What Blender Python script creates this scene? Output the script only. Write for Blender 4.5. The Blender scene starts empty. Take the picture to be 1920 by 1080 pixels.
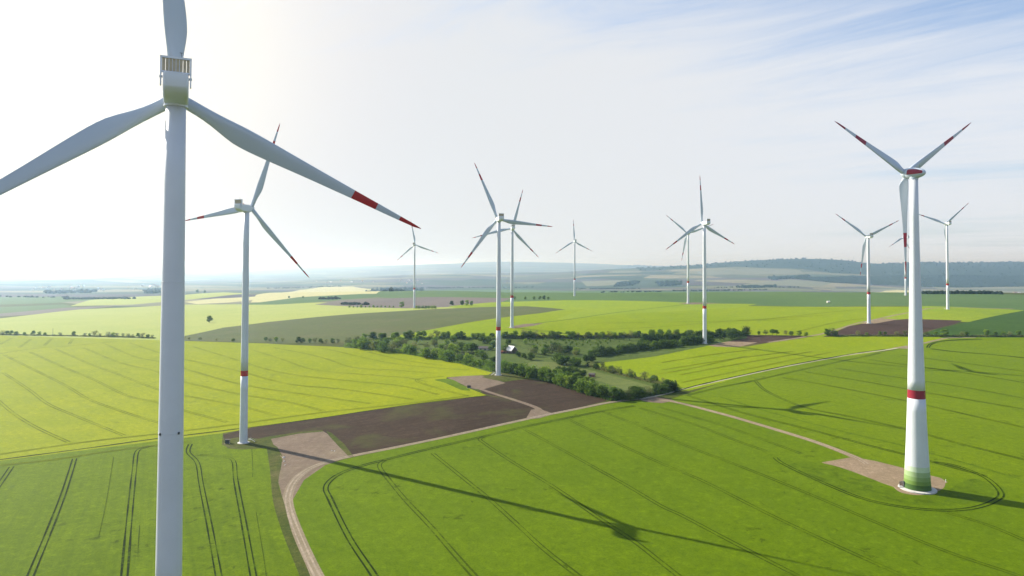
import bpy, bmesh, math, random
import numpy as np
from mathutils import Vector, Matrix
from mathutils.geometry import delaunay_2d_cdt
R = math.radians
random.seed(7)
rng = np.random.default_rng(7)
SC = bpy.context.scene
COL = SC.collection

# ------------------------------------------------------------------ camera
CAM_H, F, HOR = 104.0, 1280.0, 500.0
PITCH, ROLL = R(1.4), R(0.2)
fw = np.array([0, math.cos(PITCH), math.sin(PITCH)])
_u = np.array([0, -math.sin(PITCH), math.cos(PITCH)])
_r = np.array([1.0, 0, 0])
up = _u * math.cos(ROLL) - _r * math.sin(ROLL)
rt = _r * math.cos(ROLL) + _u * math.sin(ROLL)
CY = HOR - F * math.tan(PITCH)
cam = bpy.data.cameras.new('camera')
camo = bpy.data.objects.new('camera', cam)
COL.objects.link(camo)
camo.matrix_world = Matrix(((rt[0], up[0], -fw[0], 0), (rt[1], up[1], -fw[1], 0), (rt[2], up[2], -fw[2], CAM_H), (0, 0, 0, 1)))
cam.sensor_width = 36
cam.lens = 36 * F / 1920
cam.shift_y = -(540 - CY) / 1920
cam.clip_start = 0.5
cam.clip_end = 120000
SC.camera = camo

# ------------------------------------------------------------------ light
SUN_EL, SUN_AZ = R(30.0), R(-57.6)          # azimuth from +Y, positive to the right
sd = Vector((math.sin(SUN_AZ) * math.cos(SUN_EL), math.cos(SUN_AZ) * math.cos(SUN_EL), math.sin(SUN_EL)))
sl = bpy.data.lights.new('sun', 'SUN')
sl.energy = 5.0
sl.angle = R(0.35)
sl.color = (1.0, 0.94, 0.82)
so = bpy.data.objects.new('sun', sl)
so.rotation_euler = sd.to_track_quat('Z', 'Y').to_euler()
COL.objects.link(so)

W = bpy.data.worlds.new('World')
SC.world = W
W.use_nodes = True


class NT:
    """small node-tree helper"""
    def __init__(s, tree):
        s.t = tree
        s.n = tree.nodes
        s.l = tree.links

    def node(s, typ, **kw):
        n = s.n.new(typ)
        for k, v in kw.items():
            if k.startswith('i_'):
                key = k[2:]
                key = int(key) if key.isdigit() else key.replace('_', ' ')
                s.set(n.inputs[key], v)
            else:
                setattr(n, k, v)
        return n

    def set(s, sock, v):
        if hasattr(v, 'is_output'):
            s.l.new(v, sock)
        else:
            sock.default_value = v

    def math(s, op, a, b=None, c=None, clamp=False):
        n = s.n.new('ShaderNodeMath')
        n.operation = op
        n.use_clamp = clamp
        for i, v in enumerate((a, b, c)):
            if v is not None:
                s.set(n.inputs[i], v)
        return n.outputs[0]

    def vmath(s, op, a, b=None):
        n = s.n.new('ShaderNodeVectorMath')
        n.operation = op
        s.set(n.inputs[0], a)
        if b is not None:
            s.set(n.inputs[1], b)
        return n.outputs['Value'] if op in ('DOT_PRODUCT', 'LENGTH') else n.outputs[0]

    def mix(s, f, a, b, blend='MIX'):
        n = s.n.new('ShaderNodeMix')
        n.data_type = 'RGBA'
        n.blend_type = blend
        s.set(n.inputs[0], f)
        s.set(n.inputs[6], a if hasattr(a, 'is_output') else tuple(a) + (1,) * (4 - len(a)))
        s.set(n.inputs[7], b if hasattr(b, 'is_output') else tuple(b) + (1,) * (4 - len(b)))
        return n.outputs[2]

    def ramp(s, f, lo, hi, a=0.0, b=1.0, smooth=True):
        n = s.n.new('ShaderNodeMapRange')
        n.interpolation_type = 'SMOOTHSTEP' if smooth else 'LINEAR'
        n.clamp = True
        s.set(n.inputs[0], f)
        for i, v in zip((1, 2, 3, 4), (lo, hi, a, b)):
            n.inputs[i].default_value = v
        return n.outputs[0]

    def noise(s, vec, scale, detail=3, rough=0.5, dist=0.0, out=0):
        n = s.n.new('ShaderNodeTexNoise')
        s.set(n.inputs['Vector'], vec)
        n.inputs['Scale'].default_value = scale
        n.inputs['Detail'].default_value = detail
        n.inputs['Roughness'].default_value = rough
        n.inputs['Distortion'].default_value = dist
        return n.outputs[out]

    def mapping(s, vec, rot=(0, 0, 0), scale=(1, 1, 1), loc=(0, 0, 0)):
        n = s.n.new('ShaderNodeMapping')
        s.set(n.inputs[0], vec)
        n.inputs[1].default_value = loc
        n.inputs[2].default_value = rot
        return s.vmath('MULTIPLY', n.outputs[0], scale)


w = NT(W.node_tree)
for n in list(w.n):
    w.n.remove(n)
tc = w.node('ShaderNodeTexCoord')
vdir = tc.outputs['Generated']
sep = w.node('ShaderNodeSeparateXYZ', i_0=vdir)
zc = w.math('MAXIMUM', sep.outputs[2], 0.004)
comb = w.node('ShaderNodeCombineXYZ', i_0=sep.outputs[0], i_1=sep.outputs[1], i_2=zc)
sky = w.node('ShaderNodeTexSky')
sky.sky_type = 'NISHITA'
sky.sun_disc = False
sky.sun_elevation = SUN_EL
sky.sun_rotation = SUN_AZ
sky.altitude = 200
sky.air_density = 1.0
sky.dust_density = 2.0
sky.ozone_density = 1.6
w.l.new(comb.outputs[0], sky.inputs[0])
skyc = w.mix(1.0, sky.outputs[0], (0.066, 0.090, 0.112), 'MULTIPLY')
# thin cirrus: noise on a plane high above
zz = w.math('ADD', zc, 0.10)
px = w.math('DIVIDE', sep.outputs[0], zz)
py = w.math('DIVIDE', sep.outputs[1], zz)
pl = w.node('ShaderNodeCombineXYZ', i_0=px, i_1=py)
m1 = w.mapping(pl.outputs[0], rot=(0, 0, R(38)), scale=(0.42, 1.5, 1), loc=(3.1, 1.7, 0))
n1 = w.noise(m1, 1.6, 10, 0.68, 0.9)
m2 = w.mapping(pl.outputs[0], rot=(0, 0, R(20)), scale=(0.25, 0.5, 1), loc=(7.7, 0.4, 0))
n2 = w.noise(m2, 1.0, 4, 0.55, 0.4)
cov = w.math('ADD', w.math('MULTIPLY', n1, 0.55), w.math('MULTIPLY', n2, 0.6))
GL = Vector((math.sin(R(-37)) * math.cos(R(17)), math.cos(R(-37)) * math.cos(R(17)), math.sin(R(17))))
dt = w.vmath('DOT_PRODUCT', vdir, tuple(GL))
near_sun = w.ramp(dt, 0.30, 1.0)
cov2 = w.math('ADD', cov, w.math('MULTIPLY', near_sun, 0.34))
lowz = w.ramp(sep.outputs[2], 0.04, 0.40, 1.0, 0.0)
cov3 = w.math('ADD', cov2, w.math('MULTIPLY', lowz, 0.36))
mask = w.ramp(cov3, 0.50, 0.94, 0.14, 0.97)
warm = w.mix(near_sun, (0.450, 0.468, 0.500), (0.450, 0.454, 0.456))
col = w.mix(mask, skyc, warm)
g1 = w.math('POWER', w.ramp(dt, 0.84, 1.0, smooth=False), 1.7)
g2 = w.math('POWER', w.ramp(dt, 0.86, 1.0, smooth=False), 3.5)
glow = w.mix(1.0, (0.050, 0.010, -0.150), w.node('ShaderNodeCombineXYZ', i_0=g1, i_1=g1, i_2=g1).outputs[0], 'MULTIPLY')
glow2 = w.mix(1.0, (0.20, 0.18, 0.06), w.node('ShaderNodeCombineXYZ', i_0=g2, i_1=g2, i_2=g2).outputs[0], 'MULTIPLY')
col = w.mix(1.0, col, glow, 'ADD')
col = w.mix(1.0, col, glow2, 'ADD')
bg = w.node('ShaderNodeBackground', i_0=col, i_1=1.0)
wo = w.node('ShaderNodeOutputWorld')
w.l.new(bg.outputs[0], wo.inputs[0])

vs = SC.view_settings
vs.view_transform = 'Standard'
vs.look = 'None'
vs.gamma = 1
vs.exposure = 0.85
vs.use_curve_mapping = False
SC.cycles.use_denoising = True
SC.cycles.max_bounces = 6
SC.cycles.diffuse_bounces = 3
SC.cycles.glossy_bounces = 2
SC.cycles.transmission_bounces = 3
SC.cycles.volume_bounces = 1
SC.cycles.transparent_max_bounces = 8

# ------------------------------------------------------------------ pixel <-> place (photo of 1920 x 1080)


def ray(u, v):
    u = np.asarray(u, float)
    v = np.asarray(v, float)
    return fw + ((u - 960) / F)[..., None] * rt - ((v - CY) / F)[..., None] * up


def at_z(u, v, z):
    d = ray(np.array(u), np.array(v))
    t = (z - CAM_H) / d[..., 2]
    return d * t[..., None] + np.array([0, 0, CAM_H])


def at_depth(u, v, D):
    d = ray(np.array(u), np.array(v))
    t = D / d[1]
    return d * t + np.array([0, 0, CAM_H])


# ------------------------------------------------------------------ terrain
# name, x, y, hub z, base z, yaw, phase, tilt, cone
TURB = {
    'T1': (-61.4, 123.9, 135.2, -1.0, -25.6, 115.35, 5.0, 1.45),
    'T2': (-159.1, 408.2, 138.3, -1.1, 15.4, 22.3, 8.2, 5.4),
    'T3': (-11.8, 609.5, 146.3, 7.7, -17.2, 95.9, 4.8, 2.6),
    'T4': (0.3, 909.5, 154.9, 23.2, -9.6, 15.5, 5.0, 2.1),
    'T5': (-212.1, 1486.9, 150.8, 14.0, 4.7, 109.9, 5.1, 2.3),
    'T6': (153.8, 1674.6, 166.6, 32.7, -11.5, 116.6, 4.9, 2.1),
    'T7': (218.6, 775.3, 154.0, 17.8, -20.9, 115.2, 5.4, 2.7),
    'T8': (339.0, 1314.1, 169.0, 34.5, -0.6, 70.4, 4.8, 1.9),
    'T9': (489.0, 936.6, 146.8, 28.3, -5.7, 64.9, 4.6, 2.7),
    'T10': (722.1, 1132.4, 177.4, 35.9, -3.2, 49.0, 4.9, 2.2),
    'T11': (922.9, 1601.1, 175.3, 39.8, -31.4, 4.2, 6.1, 4.2),
    'E': (194.6, 329.7, 149.9, -1.6, -18.8, 56.3, 3.8, -0.3),
}
ctrl = [(t[0], t[1], t[3]) for t in TURB.values()]


def far_out(p):
    """the far valley and its ridges really lie twice as far as a first reading gives"""
    if p[1] <= 2500:
        return p
    k = (2500 + (p[1] - 2500) * 2.1) / p[1]
    return np.array([p[0] * k, p[1] * k, CAM_H - (CAM_H - p[2]) * k])



for u, v, z in [(0, 1080, 0), (960, 1080, -1.5), (1920, 1080, -3), (0, 850, 0), (0, 960, 0), (700, 900, -1.3), (1100, 900, -1.5), (1300, 760, 3),
                (1480, 742, 6), (1920, 800, 3), (1920, 900, -1), (0, 700, 2.5), (300, 660, 4), (300, 720, 2.0), (600, 660, 5), (800, 700, 5), (0, 632, 1), (600, 700, 4),
                (300, 634, 1), (560, 641, 3), (800, 645, 8), (1000, 645, 13), (1200, 640, 16), (650, 608, 12), (650, 583, 12), (400, 604, 1),
                (100, 600, -4), (1500, 630, 19), (1900, 632, 20), (1650, 655, 12), (100, 572, -18), (300, 560, -18), (600, 548, 2),
                (0, 545, -28), (300, 530, -32), (0, 520, -32), (640, 525, -30), (1200, 549, 38), (1500, 548, 41), (1850, 549, 43), (1150, 700, 5),
                (1000, 548, 28), (1500, 572, 33), (1880, 580, 33), (820, 545, 12), (700, 560, 8), (350, 545, -25), (480, 560, -12)]:
    p = far_out(at_z(u, v, z))
    ctrl.append((p[0], p[1], p[2]))
for u, D, z in [(1100, 2300, 8), (1500, 2500, 6), (1900, 2500, 4), (1100, 3200, -12), (1500, 3300, -16), (1900, 3300, -20), (1900, 4200, -32), (1650, 4200, -32),
                (1700, 5000, 30), (1900, 5000, 26), (1900, 6400, 156), (1700, 6400, 152), (1650, 6400, 136), (1580, 6400, 166), (1500, 6400, 182), (1400, 6400, 166), (1300, 6400, 128),
                (1200, 6400, 92), (1100, 6400, 62), (1000, 6400, 34), (880, 6400, 40), (760, 6400, 20), (1500, 4400, 2), (1500, 5300, 70), (1300, 5000, 40), (1200, 4300, -8), (1100, 4300, -20),
                (900, 3000, -18), (900, 4600, -30), (600, 4000, -32), (300, 6000, -34), (0, 6000, -34), (600, 8000, -30), (1500, 9500, 60), (1900, 9500, 60),
                (1200, 9500, 20), (900, 9500, 30), (900, 14000, 190), (1060, 14000, 190), (780, 14000, 130), (640, 14000, 60), (1200, 15000, 120), (0, 15000, 10),
                (300, 15000, 20), (400, 26000, 60), (-900, 26000, 20), (1500, 26000, 60), (2500, 26000, 60), (-200, 700, 1), (-200, 350, 0), (2200, 350, -2), (2200, 700, 8),
                (2300, 1500, 35), (2300, 4200, -25), (2300, 6400, 150), (-300, 1500, -15), (-300, 4200, -34)]:
    p = at_depth(u, HOR, D)
    p = far_out(np.array([p[0], D, float(z)]))
    ctrl.append((p[0], p[1], p[2]))
ctrl += [(0, 60, 0), (-200, 60, 0), (200, 60, 0), (0, 62000, 0), (-40000, 62000, 0), (40000, 62000, 0)]
CT = np.array(ctrl)


def warp(x, y):
    yy = np.maximum(y, 40.0) + 260.0
    return np.stack([np.clip(x / yy, -2, 2) * 1.3, np.log(yy)], -1)


def _phi(r2):
    return 0.5 * r2 * np.log(r2 + 1e-9)


CW = warp(CT[:, 0], CT[:, 1])
NC = len(CT)
_A = np.zeros((NC + 3, NC + 3))
_A[:NC, :NC] = _phi(((CW[:, None] - CW[None]) ** 2).sum(-1)) + np.eye(NC) * 1e-5
_A[:NC, NC] = 1
_A[:NC, NC + 1:] = CW
_A[NC:, :NC] = _A[:NC, NC:].T
_b = np.zeros(NC + 3)
_b[:NC] = CT[:, 2]
_c = np.linalg.solve(_A, _b)


def height(x, y):
    x = np.atleast_1d(np.asarray(x, float))
    y = np.atleast_1d(np.asarray(y, float))
    out = np.empty(len(x))
    for i in range(0, len(x), 20000):
        q = warp(x[i:i + 20000], y[i:i + 20000])
        out[i:i + 20000] = _phi(((q[:, None] - CW[None]) ** 2).sum(-1)) @ _c[:NC] + _c[NC] + q @ _c[NC + 1:]
    und = 0.35 * np.sin(x / 61.0 + 0.5) * np.sin(y / 83.0) * np.clip((y - 150) / 300, 0, 1)
    far = np.clip((y - 4500) / 4500, 0, 1)
    rid = far * (11 * np.sin(x / 620 + y / 1800) + 8 * np.sin(x / 274 + 1.3) * np.sin(y / 840) + 4 * np.sin(x / 122 + y / 154))
    for t in TURB.values():
        dd = np.hypot(x - t[0], y - t[1])
        k = np.exp(-(dd / 25.0) ** 2)
        und = und * (1 - k)
    return out + und + rid


_LD = np.exp(np.linspace(math.log(120), math.log(60000), 700))


def ground_at(us, vs_):
    """places on the terrain seen at the photo's pixels"""
    us = np.atleast_1d(np.asarray(us, float))
    vs_ = np.atleast_1d(np.asarray(vs_, float))
    d = ray(us, vs_)
    k = d / d[:, 1:2]
    X = k[:, None, 0] * _LD[None]
    Z = CAM_H + k[:, None, 2] * _LD[None]
    H = height(X.ravel(), np.broadcast_to(_LD, X.shape).ravel()).reshape(X.shape)
    below = Z < H
    idx = np.where(below.any(1), below.argmax(1), len(_LD) - 1)
    idx = np.maximum(idx, 1)
    lo = _LD[idx - 1]
    hi = _LD[idx]
    for _ in range(22):
        m = (lo + hi) / 2
        b = CAM_H + k[:, 2] * m < height(k[:, 0] * m, m)
        hi = np.where(b, m, hi)
        lo = np.where(b, lo, m)
    x = k[:, 0] * hi
    return np.stack([x, hi, height(x, hi)], 1)


def G(pts):
    p = np.array(pts, float)
    return ground_at(p[:, 0], p[:, 1])


def smooth_line(pts, n=6, closed=False):
    p = np.array(pts, float)
    m = len(p)
    out = []
    rngk = range(m) if closed else range(m - 1)
    for i in rngk:
        if closed:
            a, b, c, d = p[(i - 1) % m], p[i], p[(i + 1) % m], p[(i + 2) % m]
        else:
            a, b, c, d = p[max(i - 1, 0)], p[i], p[i + 1], p[min(i + 2, m - 1)]
        for t in np.arange(n) / n:
            out.append(0.5 * (2 * b + (c - a) * t + (2 * a - 5 * b + 4 * c - d) * t * t + (3 * b - a - 3 * c + d) * t ** 3))
    if not closed:
        out.append(p[-1])
    return np.array(out)


def densify(xy, closed=True):
    out = []
    m = len(xy)
    for i in range(m if closed else m - 1):
        a, b = xy[i], xy[(i + 1) % m]
        L = np.hypot(*(b - a))
        st = max(4.0, 0.022 * (a[1] + b[1]) / 2)
        k = max(1, int(math.ceil(L / st)))
        for j in range(k):
            out.append(a + (b - a) * j / k)
    if not closed:
        out.append(xy[-1])
    return np.array(out)


# ------------------------------------------------------------------ materials
def mat(name):
    m = bpy.data.materials.new(name)
    m.use_nodes = True
    t = NT(m.node_tree)
    b = t.n['Principled BSDF']
    return m, t, b


def plain(name, c, rough=0.6, var=0.06, scale=0.6, metal=0.0, spec=0.3):
    m, t, b = mat(name)
    co = t.node('ShaderNodeTexCoord').outputs['Object']
    n = t.noise(co, scale, 4, 0.6)
    f = t.ramp(n, 0.3, 0.7)
    a = tuple(x * (1 - var) for x in c)
    d = tuple(min(1, x * (1 + var)) for x in c)
    t.l.new(t.mix(f, a, d), b.inputs['Base Color'])
    b.inputs['Roughness'].default_value = rough
    b.inputs['Metallic'].default_value = metal
    b.inputs['Specular IOR Level'].default_value = spec
    return m


def crop(name, c1, c2, dark, ang=33, streak=0.35, tuft=0.5, bump=0.25, big=0.006, soil=None, soil_amt=0.0, tl=(0.57, 0.66, 0.46, 0.60), sheen=0.0):
    """a sown field: broad tone patches, drill rows, tufts and thin places"""
    m, t, b = mat(name)
    co = t.node('ShaderNodeTexCoord').outputs['Object']
    n_big = t.noise(co, big, 4, 0.6, 0.4)
    n_mid = t.noise(co, big * 6, 5, 0.62, 0.3)
    f = t.ramp(t.math('ADD', t.math('MULTIPLY', n_big, 0.6), t.math('MULTIPLY', n_mid, 0.4)), 0.36, 0.64)
    c = t.mix(f, c1, c2)
    row = t.mapping(co, rot=(0, 0, R(ang)), scale=(0.35, 0.006, 1))
    n_row = t.noise(row, 1.0, 4, 0.65)
    c = t.mix(t.math('MULTIPLY', t.ramp(n_row, 0.42, 0.72), streak), c, dark)
    row2 = t.mapping(co, rot=(0, 0, R(ang)), scale=(2.2, 0.05, 1))
    n_r2 = t.noise(row2, 1.0, 2, 0.5)
    c = t.mix(t.math('MULTIPLY', t.ramp(n_r2, 0.4, 0.75), streak * 0.55), c, dark)
    n_t = t.noise(co, 0.13, 5, 0.72, 0.6)
    n_m = t.noise(co, 0.012, 2, 0.5)
    tf = t.math('MULTIPLY', t.ramp(n_t, tl[0], tl[1]), t.ramp(n_m, tl[2], tl[3]))
    c = t.mix(t.math('MULTIPLY', tf, tuft), c, tuple(x * 0.45 for x in dark))
    n_f = t.noise(co, 1.3, 3, 0.7)
    c = t.mix(t.math('MULTIPLY', t.ramp(n_f, 0.40, 0.68), 0.60), c, dark)
    n_g = t.noise(co, 0.30, 4, 0.7, 0.4)
    c = t.mix(t.math('MULTIPLY', t.ramp(n_g, 0.48, 0.70), 0.46), c, dark)
    c = t.mix(t.math('MULTIPLY', t.ramp(n_g, 0.46, 0.30), 0.40), c, tuple(min(1, x * 1.35) for x in c2))
    if soil:
        c = t.mix(t.math('MULTIPLY', t.ramp(t.noise(co, 0.02, 5, 0.65, 0.5), 0.5, 0.7), soil_amt), c, soil)
    t.l.new(c, b.inputs['Base Color'])
    b.inputs['Roughness'].default_value = 0.85
    b.inputs['Specular IOR Level'].default_value = 0.05
    if sheen:                                   # leaf tips glowing at grazing angles
        b.inputs['Sheen Weight'].default_value = sheen
        b.inputs['Sheen Roughness'].default_value = 0.45
        b.inputs['Sheen Tint'].default_value = (0.62, 0.70, 0.004, 1)
    bn = t.node('ShaderNodeBump')
    bn.inputs['Strength'].default_value = 0.7
    bn.inputs['Distance'].default_value = bump
    hh = t.math('ADD', t.math('MULTIPLY', n_f, 0.6), t.math('MULTIPLY', n_mid, 1.6))
    t.l.new(hh, bn.inputs['Height'])
    t.l.new(bn.outputs[0], b.inputs['Normal'])
    return m


M = {}
M['crop_near'] = crop('young wheat near', (0.070, 0.122, 0.0004), (0.094, 0.150, 0.0006), (0.036, 0.074, 0.0004), -34, 0.16, 0.8, sheen=0.11)
M['crop_left'] = crop('young wheat by the track', (0.078, 0.128, 0.0003), (0.106, 0.160, 0.0004), (0.034, 0.070, 0.0003), -27, 0.30, 0.9, sheen=0.11)
M['crop_right'] = crop('young wheat across the track', (0.084, 0.136, 0.0005), (0.110, 0.164, 0.0006), (0.044, 0.086, 0.0005), -25, 0.18, 0.7, sheen=0.11)
M['crop_yellow'] = crop('yellow green barley with painted backlight', (0.185, 0.222, 0.0006), (0.240, 0.262, 0.0008), (0.115, 0.150, 0.0008), -47, 0.20, 0.5, sheen=0.11)  # the yellow also paints in sun shining through the leaves
M['crop_mid'] = crop('barley beyond the meadow', (0.158, 0.218, 0.001), (0.205, 0.250, 0.002), (0.090, 0.145, 0.002), 54, 0.25, 0.5, sheen=0.11)
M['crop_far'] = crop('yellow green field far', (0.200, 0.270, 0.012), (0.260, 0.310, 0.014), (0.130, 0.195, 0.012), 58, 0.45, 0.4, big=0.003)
M['crop_pale'] = crop('pale field with painted haze', (0.290, 0.335, 0.075), (0.360, 0.380, 0.100), (0.200, 0.250, 0.06), -80, 0.35, 0.3, big=0.002)  # colour lightened to carry some of the haze over this side
M['crop_blue'] = crop('blue green cereal', (0.074, 0.130, 0.040), (0.102, 0.160, 0.050), (0.055, 0.100, 0.032), -85, 0.5, 0.2, big=0.002)
M['crop_olive'] = crop('thin olive crop on dark soil', (0.078, 0.098, 0.028), (0.105, 0.120, 0.038), (0.060, 0.072, 0.025), -70, 0.5, 0.2, big=0.003, soil=(0.12, 0.10, 0.06), soil_amt=0.4)
M['crop_dark'] = crop('dark green cereal', (0.040, 0.085, 0.012), (0.058, 0.108, 0.016), (0.028, 0.062, 0.009), -60, 0.5, 0.3)
M['meadow'] = crop('rough meadow grass', (0.066, 0.100, 0.018), (0.105, 0.135, 0.032), (0.038, 0.064, 0.012), 20, 0.25, 0.9, 0.5, big=0.012)
M['meadow_pale'] = crop('mown pale meadow', (0.110, 0.140, 0.035), (0.140, 0.162, 0.045), (0.072, 0.100, 0.025), 48, 0.4, 0.3, big=0.01)
M['verge'] = crop('grass verge', (0.052, 0.074, 0.008), (0.098, 0.098, 0.022), (0.026, 0.042, 0.006), 34, 0.3, 0.9, 0.5, big=0.02, soil=(0.16, 0.12, 0.07), soil_amt=0.35)
M['rape'] = crop('flowering yellow field', (0.420, 0.390, 0.190), (0.490, 0.450, 0.220), (0.330, 0.330, 0.160), -80, 0.3, 0.1, big=0.003)
M['plough'] = crop('ploughed brown soil', (0.044, 0.028, 0.018), (0.064, 0.042, 0.028), (0.029, 0.018, 0.012), 54, 0.6, 0.2, 0.3, big=0.012, soil=(0.062, 0.064, 0.018), soil_amt=0.75)
M['plough2'] = crop('ploughed red brown soil', (0.062, 0.036, 0.028), (0.084, 0.050, 0.038), (0.046, 0.026, 0.020), 20, 0.6, 0.1, 0.3, big=0.01)
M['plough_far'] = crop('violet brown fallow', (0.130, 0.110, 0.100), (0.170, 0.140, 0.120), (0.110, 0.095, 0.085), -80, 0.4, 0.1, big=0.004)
M['pad'] = crop('gravel hardstand', (0.165, 0.123, 0.090), (0.215, 0.165, 0.122), (0.120, 0.088, 0.064), 10, 0.35, 0.15, 0.05, big=0.03, soil=(0.22, 0.21, 0.10), soil_amt=0.25)
M['pad_tan'] = crop('tan gravel hardstand', (0.235, 0.172, 0.108), (0.295, 0.220, 0.145), (0.170, 0.125, 0.078), 10, 0.25, 0.3, 0.05, big=0.03)
M['track'] = crop('gravel track', (0.225, 0.180, 0.120), (0.300, 0.240, 0.170), (0.150, 0.125, 0.070), 20, 0.2, 0.4, 0.05, big=0.05)
M['concrete_track'] = crop('pale concrete track', (0.400, 0.360, 0.285), (0.470, 0.425, 0.345), (0.300, 0.265, 0.210), 20, 0.2, 0.2, 0.03, big=0.05)
def worn_shaded(name, dark, crop_c, lo, hi, sh=0.0):
    """a wheel track: flattened stems darkened by painted gap shade, broken by standing crop"""
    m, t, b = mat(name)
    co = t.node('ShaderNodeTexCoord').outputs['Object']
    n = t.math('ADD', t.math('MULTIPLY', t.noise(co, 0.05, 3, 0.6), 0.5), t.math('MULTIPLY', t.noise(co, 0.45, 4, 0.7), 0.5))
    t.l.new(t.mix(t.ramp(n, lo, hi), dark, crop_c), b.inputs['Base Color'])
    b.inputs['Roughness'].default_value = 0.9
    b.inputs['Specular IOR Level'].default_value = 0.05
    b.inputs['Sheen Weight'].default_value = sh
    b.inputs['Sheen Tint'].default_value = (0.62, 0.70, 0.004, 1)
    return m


M['wheel'] = worn_shaded('trodden crop with painted gap shade', (0.009, 0.020, 0.001), (0.055, 0.095, 0.0006), 0.48, 0.66)  # trodden crop, its dark tone also painting the shade down in the gap
M['wheel_yellow'] = worn_shaded('thin barley in wheel track', (0.095, 0.118, 0.001), (0.190, 0.220, 0.0008), 0.48, 0.66, 0.05)
M['forest_floor'] = crop('forest canopy from afar', (0.018, 0.036, 0.020), (0.028, 0.048, 0.026), (0.012, 0.024, 0.014), 0, 0.3, 0.8, 3.0, big=0.006)
M['rut'] = plain('packed pale wheel ruts', (0.30, 0.245, 0.185), 0.95, 0.18, 0.4, spec=0.05)
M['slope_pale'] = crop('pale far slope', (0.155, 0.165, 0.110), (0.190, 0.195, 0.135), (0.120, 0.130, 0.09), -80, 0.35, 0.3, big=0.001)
M['wheel_soft'] = worn_shaded('thin crop with painted gap shade', (0.026, 0.048, 0.001), (0.075, 0.120, 0.0006), 0.48, 0.66, 0.05)  # thinner track, a weaker gap shade put into the colour
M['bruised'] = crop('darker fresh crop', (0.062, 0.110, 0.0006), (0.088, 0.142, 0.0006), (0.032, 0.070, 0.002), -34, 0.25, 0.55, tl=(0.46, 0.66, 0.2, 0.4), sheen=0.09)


def patchwork():
    m, t, b = mat('far patchwork of fields')
    co = t.node('ShaderNodeTexCoord').outputs['Object']
    mp = t.mapping(co, rot=(0, 0, R(24)), scale=(1 / 1000.0, 1 / 520.0, 0))
    vo = t.node('ShaderNodeTexVoronoi', i_Vector=mp, i_Scale=1.0)
    vo.distance = 'CHEBYCHEV'
    sepc = t.node('ShaderNodeSeparateColor', i_0=vo.outputs['Color'])
    r = t.node('ShaderNodeValToRGB', i_0=sepc.outputs[0])
    cr = r.color_ramp
    cr.interpolation = 'CONSTANT'
    cols = [(0.05, 0.07, 0.045), (0.15, 0.15, 0.09), (0.085, 0.072, 0.085), (0.060, 0.082, 0.055), (0.10, 0.085, 0.10), (0.22, 0.20, 0.13), (0.04, 0.058, 0.045), (0.095, 0.105, 0.075)]
    cr.elements[0].color = cols[0] + (1,)
    cr.elements[1].position = 1 / 8
    cr.elements[1].color = cols[1] + (1,)
    for i in range(2, 8):
        e = cr.elements.new(i / 8)
        e.color = cols[i] + (1,)
    n = t.noise(co, 0.004, 4, 0.6)
    c = t.mix(t.math('MULTIPLY', t.ramp(n, 0.4, 0.65), 0.35), r.outputs[0], (0.07, 0.10, 0.05))
    vo2 = t.node('ShaderNodeTexVoronoi', i_Vector=mp, i_Scale=1.0)
    vo2.feature = 'DISTANCE_TO_EDGE'
    edge = t.math('MULTIPLY', t.ramp(vo2.outputs['Distance'], 0.0, 0.04, 1, 0), t.ramp(t.noise(co, 0.002, 2), 0.5, 0.6))
    c = t.mix(t.math('MULTIPLY', edge, 0.7), c, (0.03, 0.045, 0.02))
    t.l.new(c, b.inputs['Base Color'])
    b.inputs['Roughness'].default_value = 0.95
    b.inputs['Specular IOR Level'].default_value = 0.03
    return m


M['patchwork'] = patchwork()


def foliage(name, c1, c2, tr=0.48):
    m, t, b = mat(name)
    co = t.node('ShaderNodeTexCoord').outputs['Object']
    oi = t.node('ShaderNodeObjectInfo')
    n = t.noise(co, 0.5, 3, 0.6)
    c = t.mix(t.ramp(n, 0.35, 0.65), c1, c2)
    hsv = t.node('ShaderNodeHueSaturation', i_Color=c)
    t.l.new(t.ramp(oi.outputs['Random'], 0, 1, 0.75, 1.75, False), hsv.inputs['Value'])
    t.l.new(t.ramp(oi.outputs['Random'], 0, 1, 0.515, 0.485, False), hsv.inputs['Hue'])
    t.l.new(hsv.outputs[0], b.inputs['Base Color'])
    b.inputs['Roughness'].default_value = 0.8
    b.inputs['Specular IOR Level'].default_value = 0.1
    tl = t.node('ShaderNodeBsdfTranslucent', i_0=hsv.outputs[0])
    mx = t.node('ShaderNodeMixShader', i_0=tr)
    t.l.new(b.outputs[0], mx.inputs[1])
    t.l.new(tl.outputs[0], mx.inputs[2])
    t.l.new(mx.outputs[0], t.n['Material Output'].inputs[0])
    return m


M['leaf_dark'] = foliage('dark leaves', (0.038, 0.072, 0.011), (0.070, 0.118, 0.020))
M['leaf_mid'] = foliage('green leaves', (0.090, 0.155, 0.018), (0.140, 0.215, 0.030))
M['leaf_light'] = foliage('fresh spring leaves', (0.115, 0.185, 0.016), (0.165, 0.240, 0.028))
M['leaf_grey'] = foliage('sparse grey brown twigs and buds', (0.105, 0.125, 0.038), (0.150, 0.165, 0.058))
M['leaf_far'] = foliage('distant wood leaves', (0.018, 0.036, 0.020), (0.030, 0.050, 0.026))
M['bark'] = plain('grey brown bark', (0.09, 0.07, 0.05), 0.9, 0.3, 2.0, spec=0.1)
M['white'] = plain('white turbine paint', (0.66, 0.695, 0.735), 0.42, 0.025, 0.12, spec=0.4)
M['off_white'] = plain('off white tower paint', (0.62, 0.645, 0.680), 0.5, 0.035, 0.1, spec=0.35)
M['red'] = plain('signal red paint', (0.42, 0.020, 0.018), 0.45, 0.08, 0.3, spec=0.35)
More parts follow.
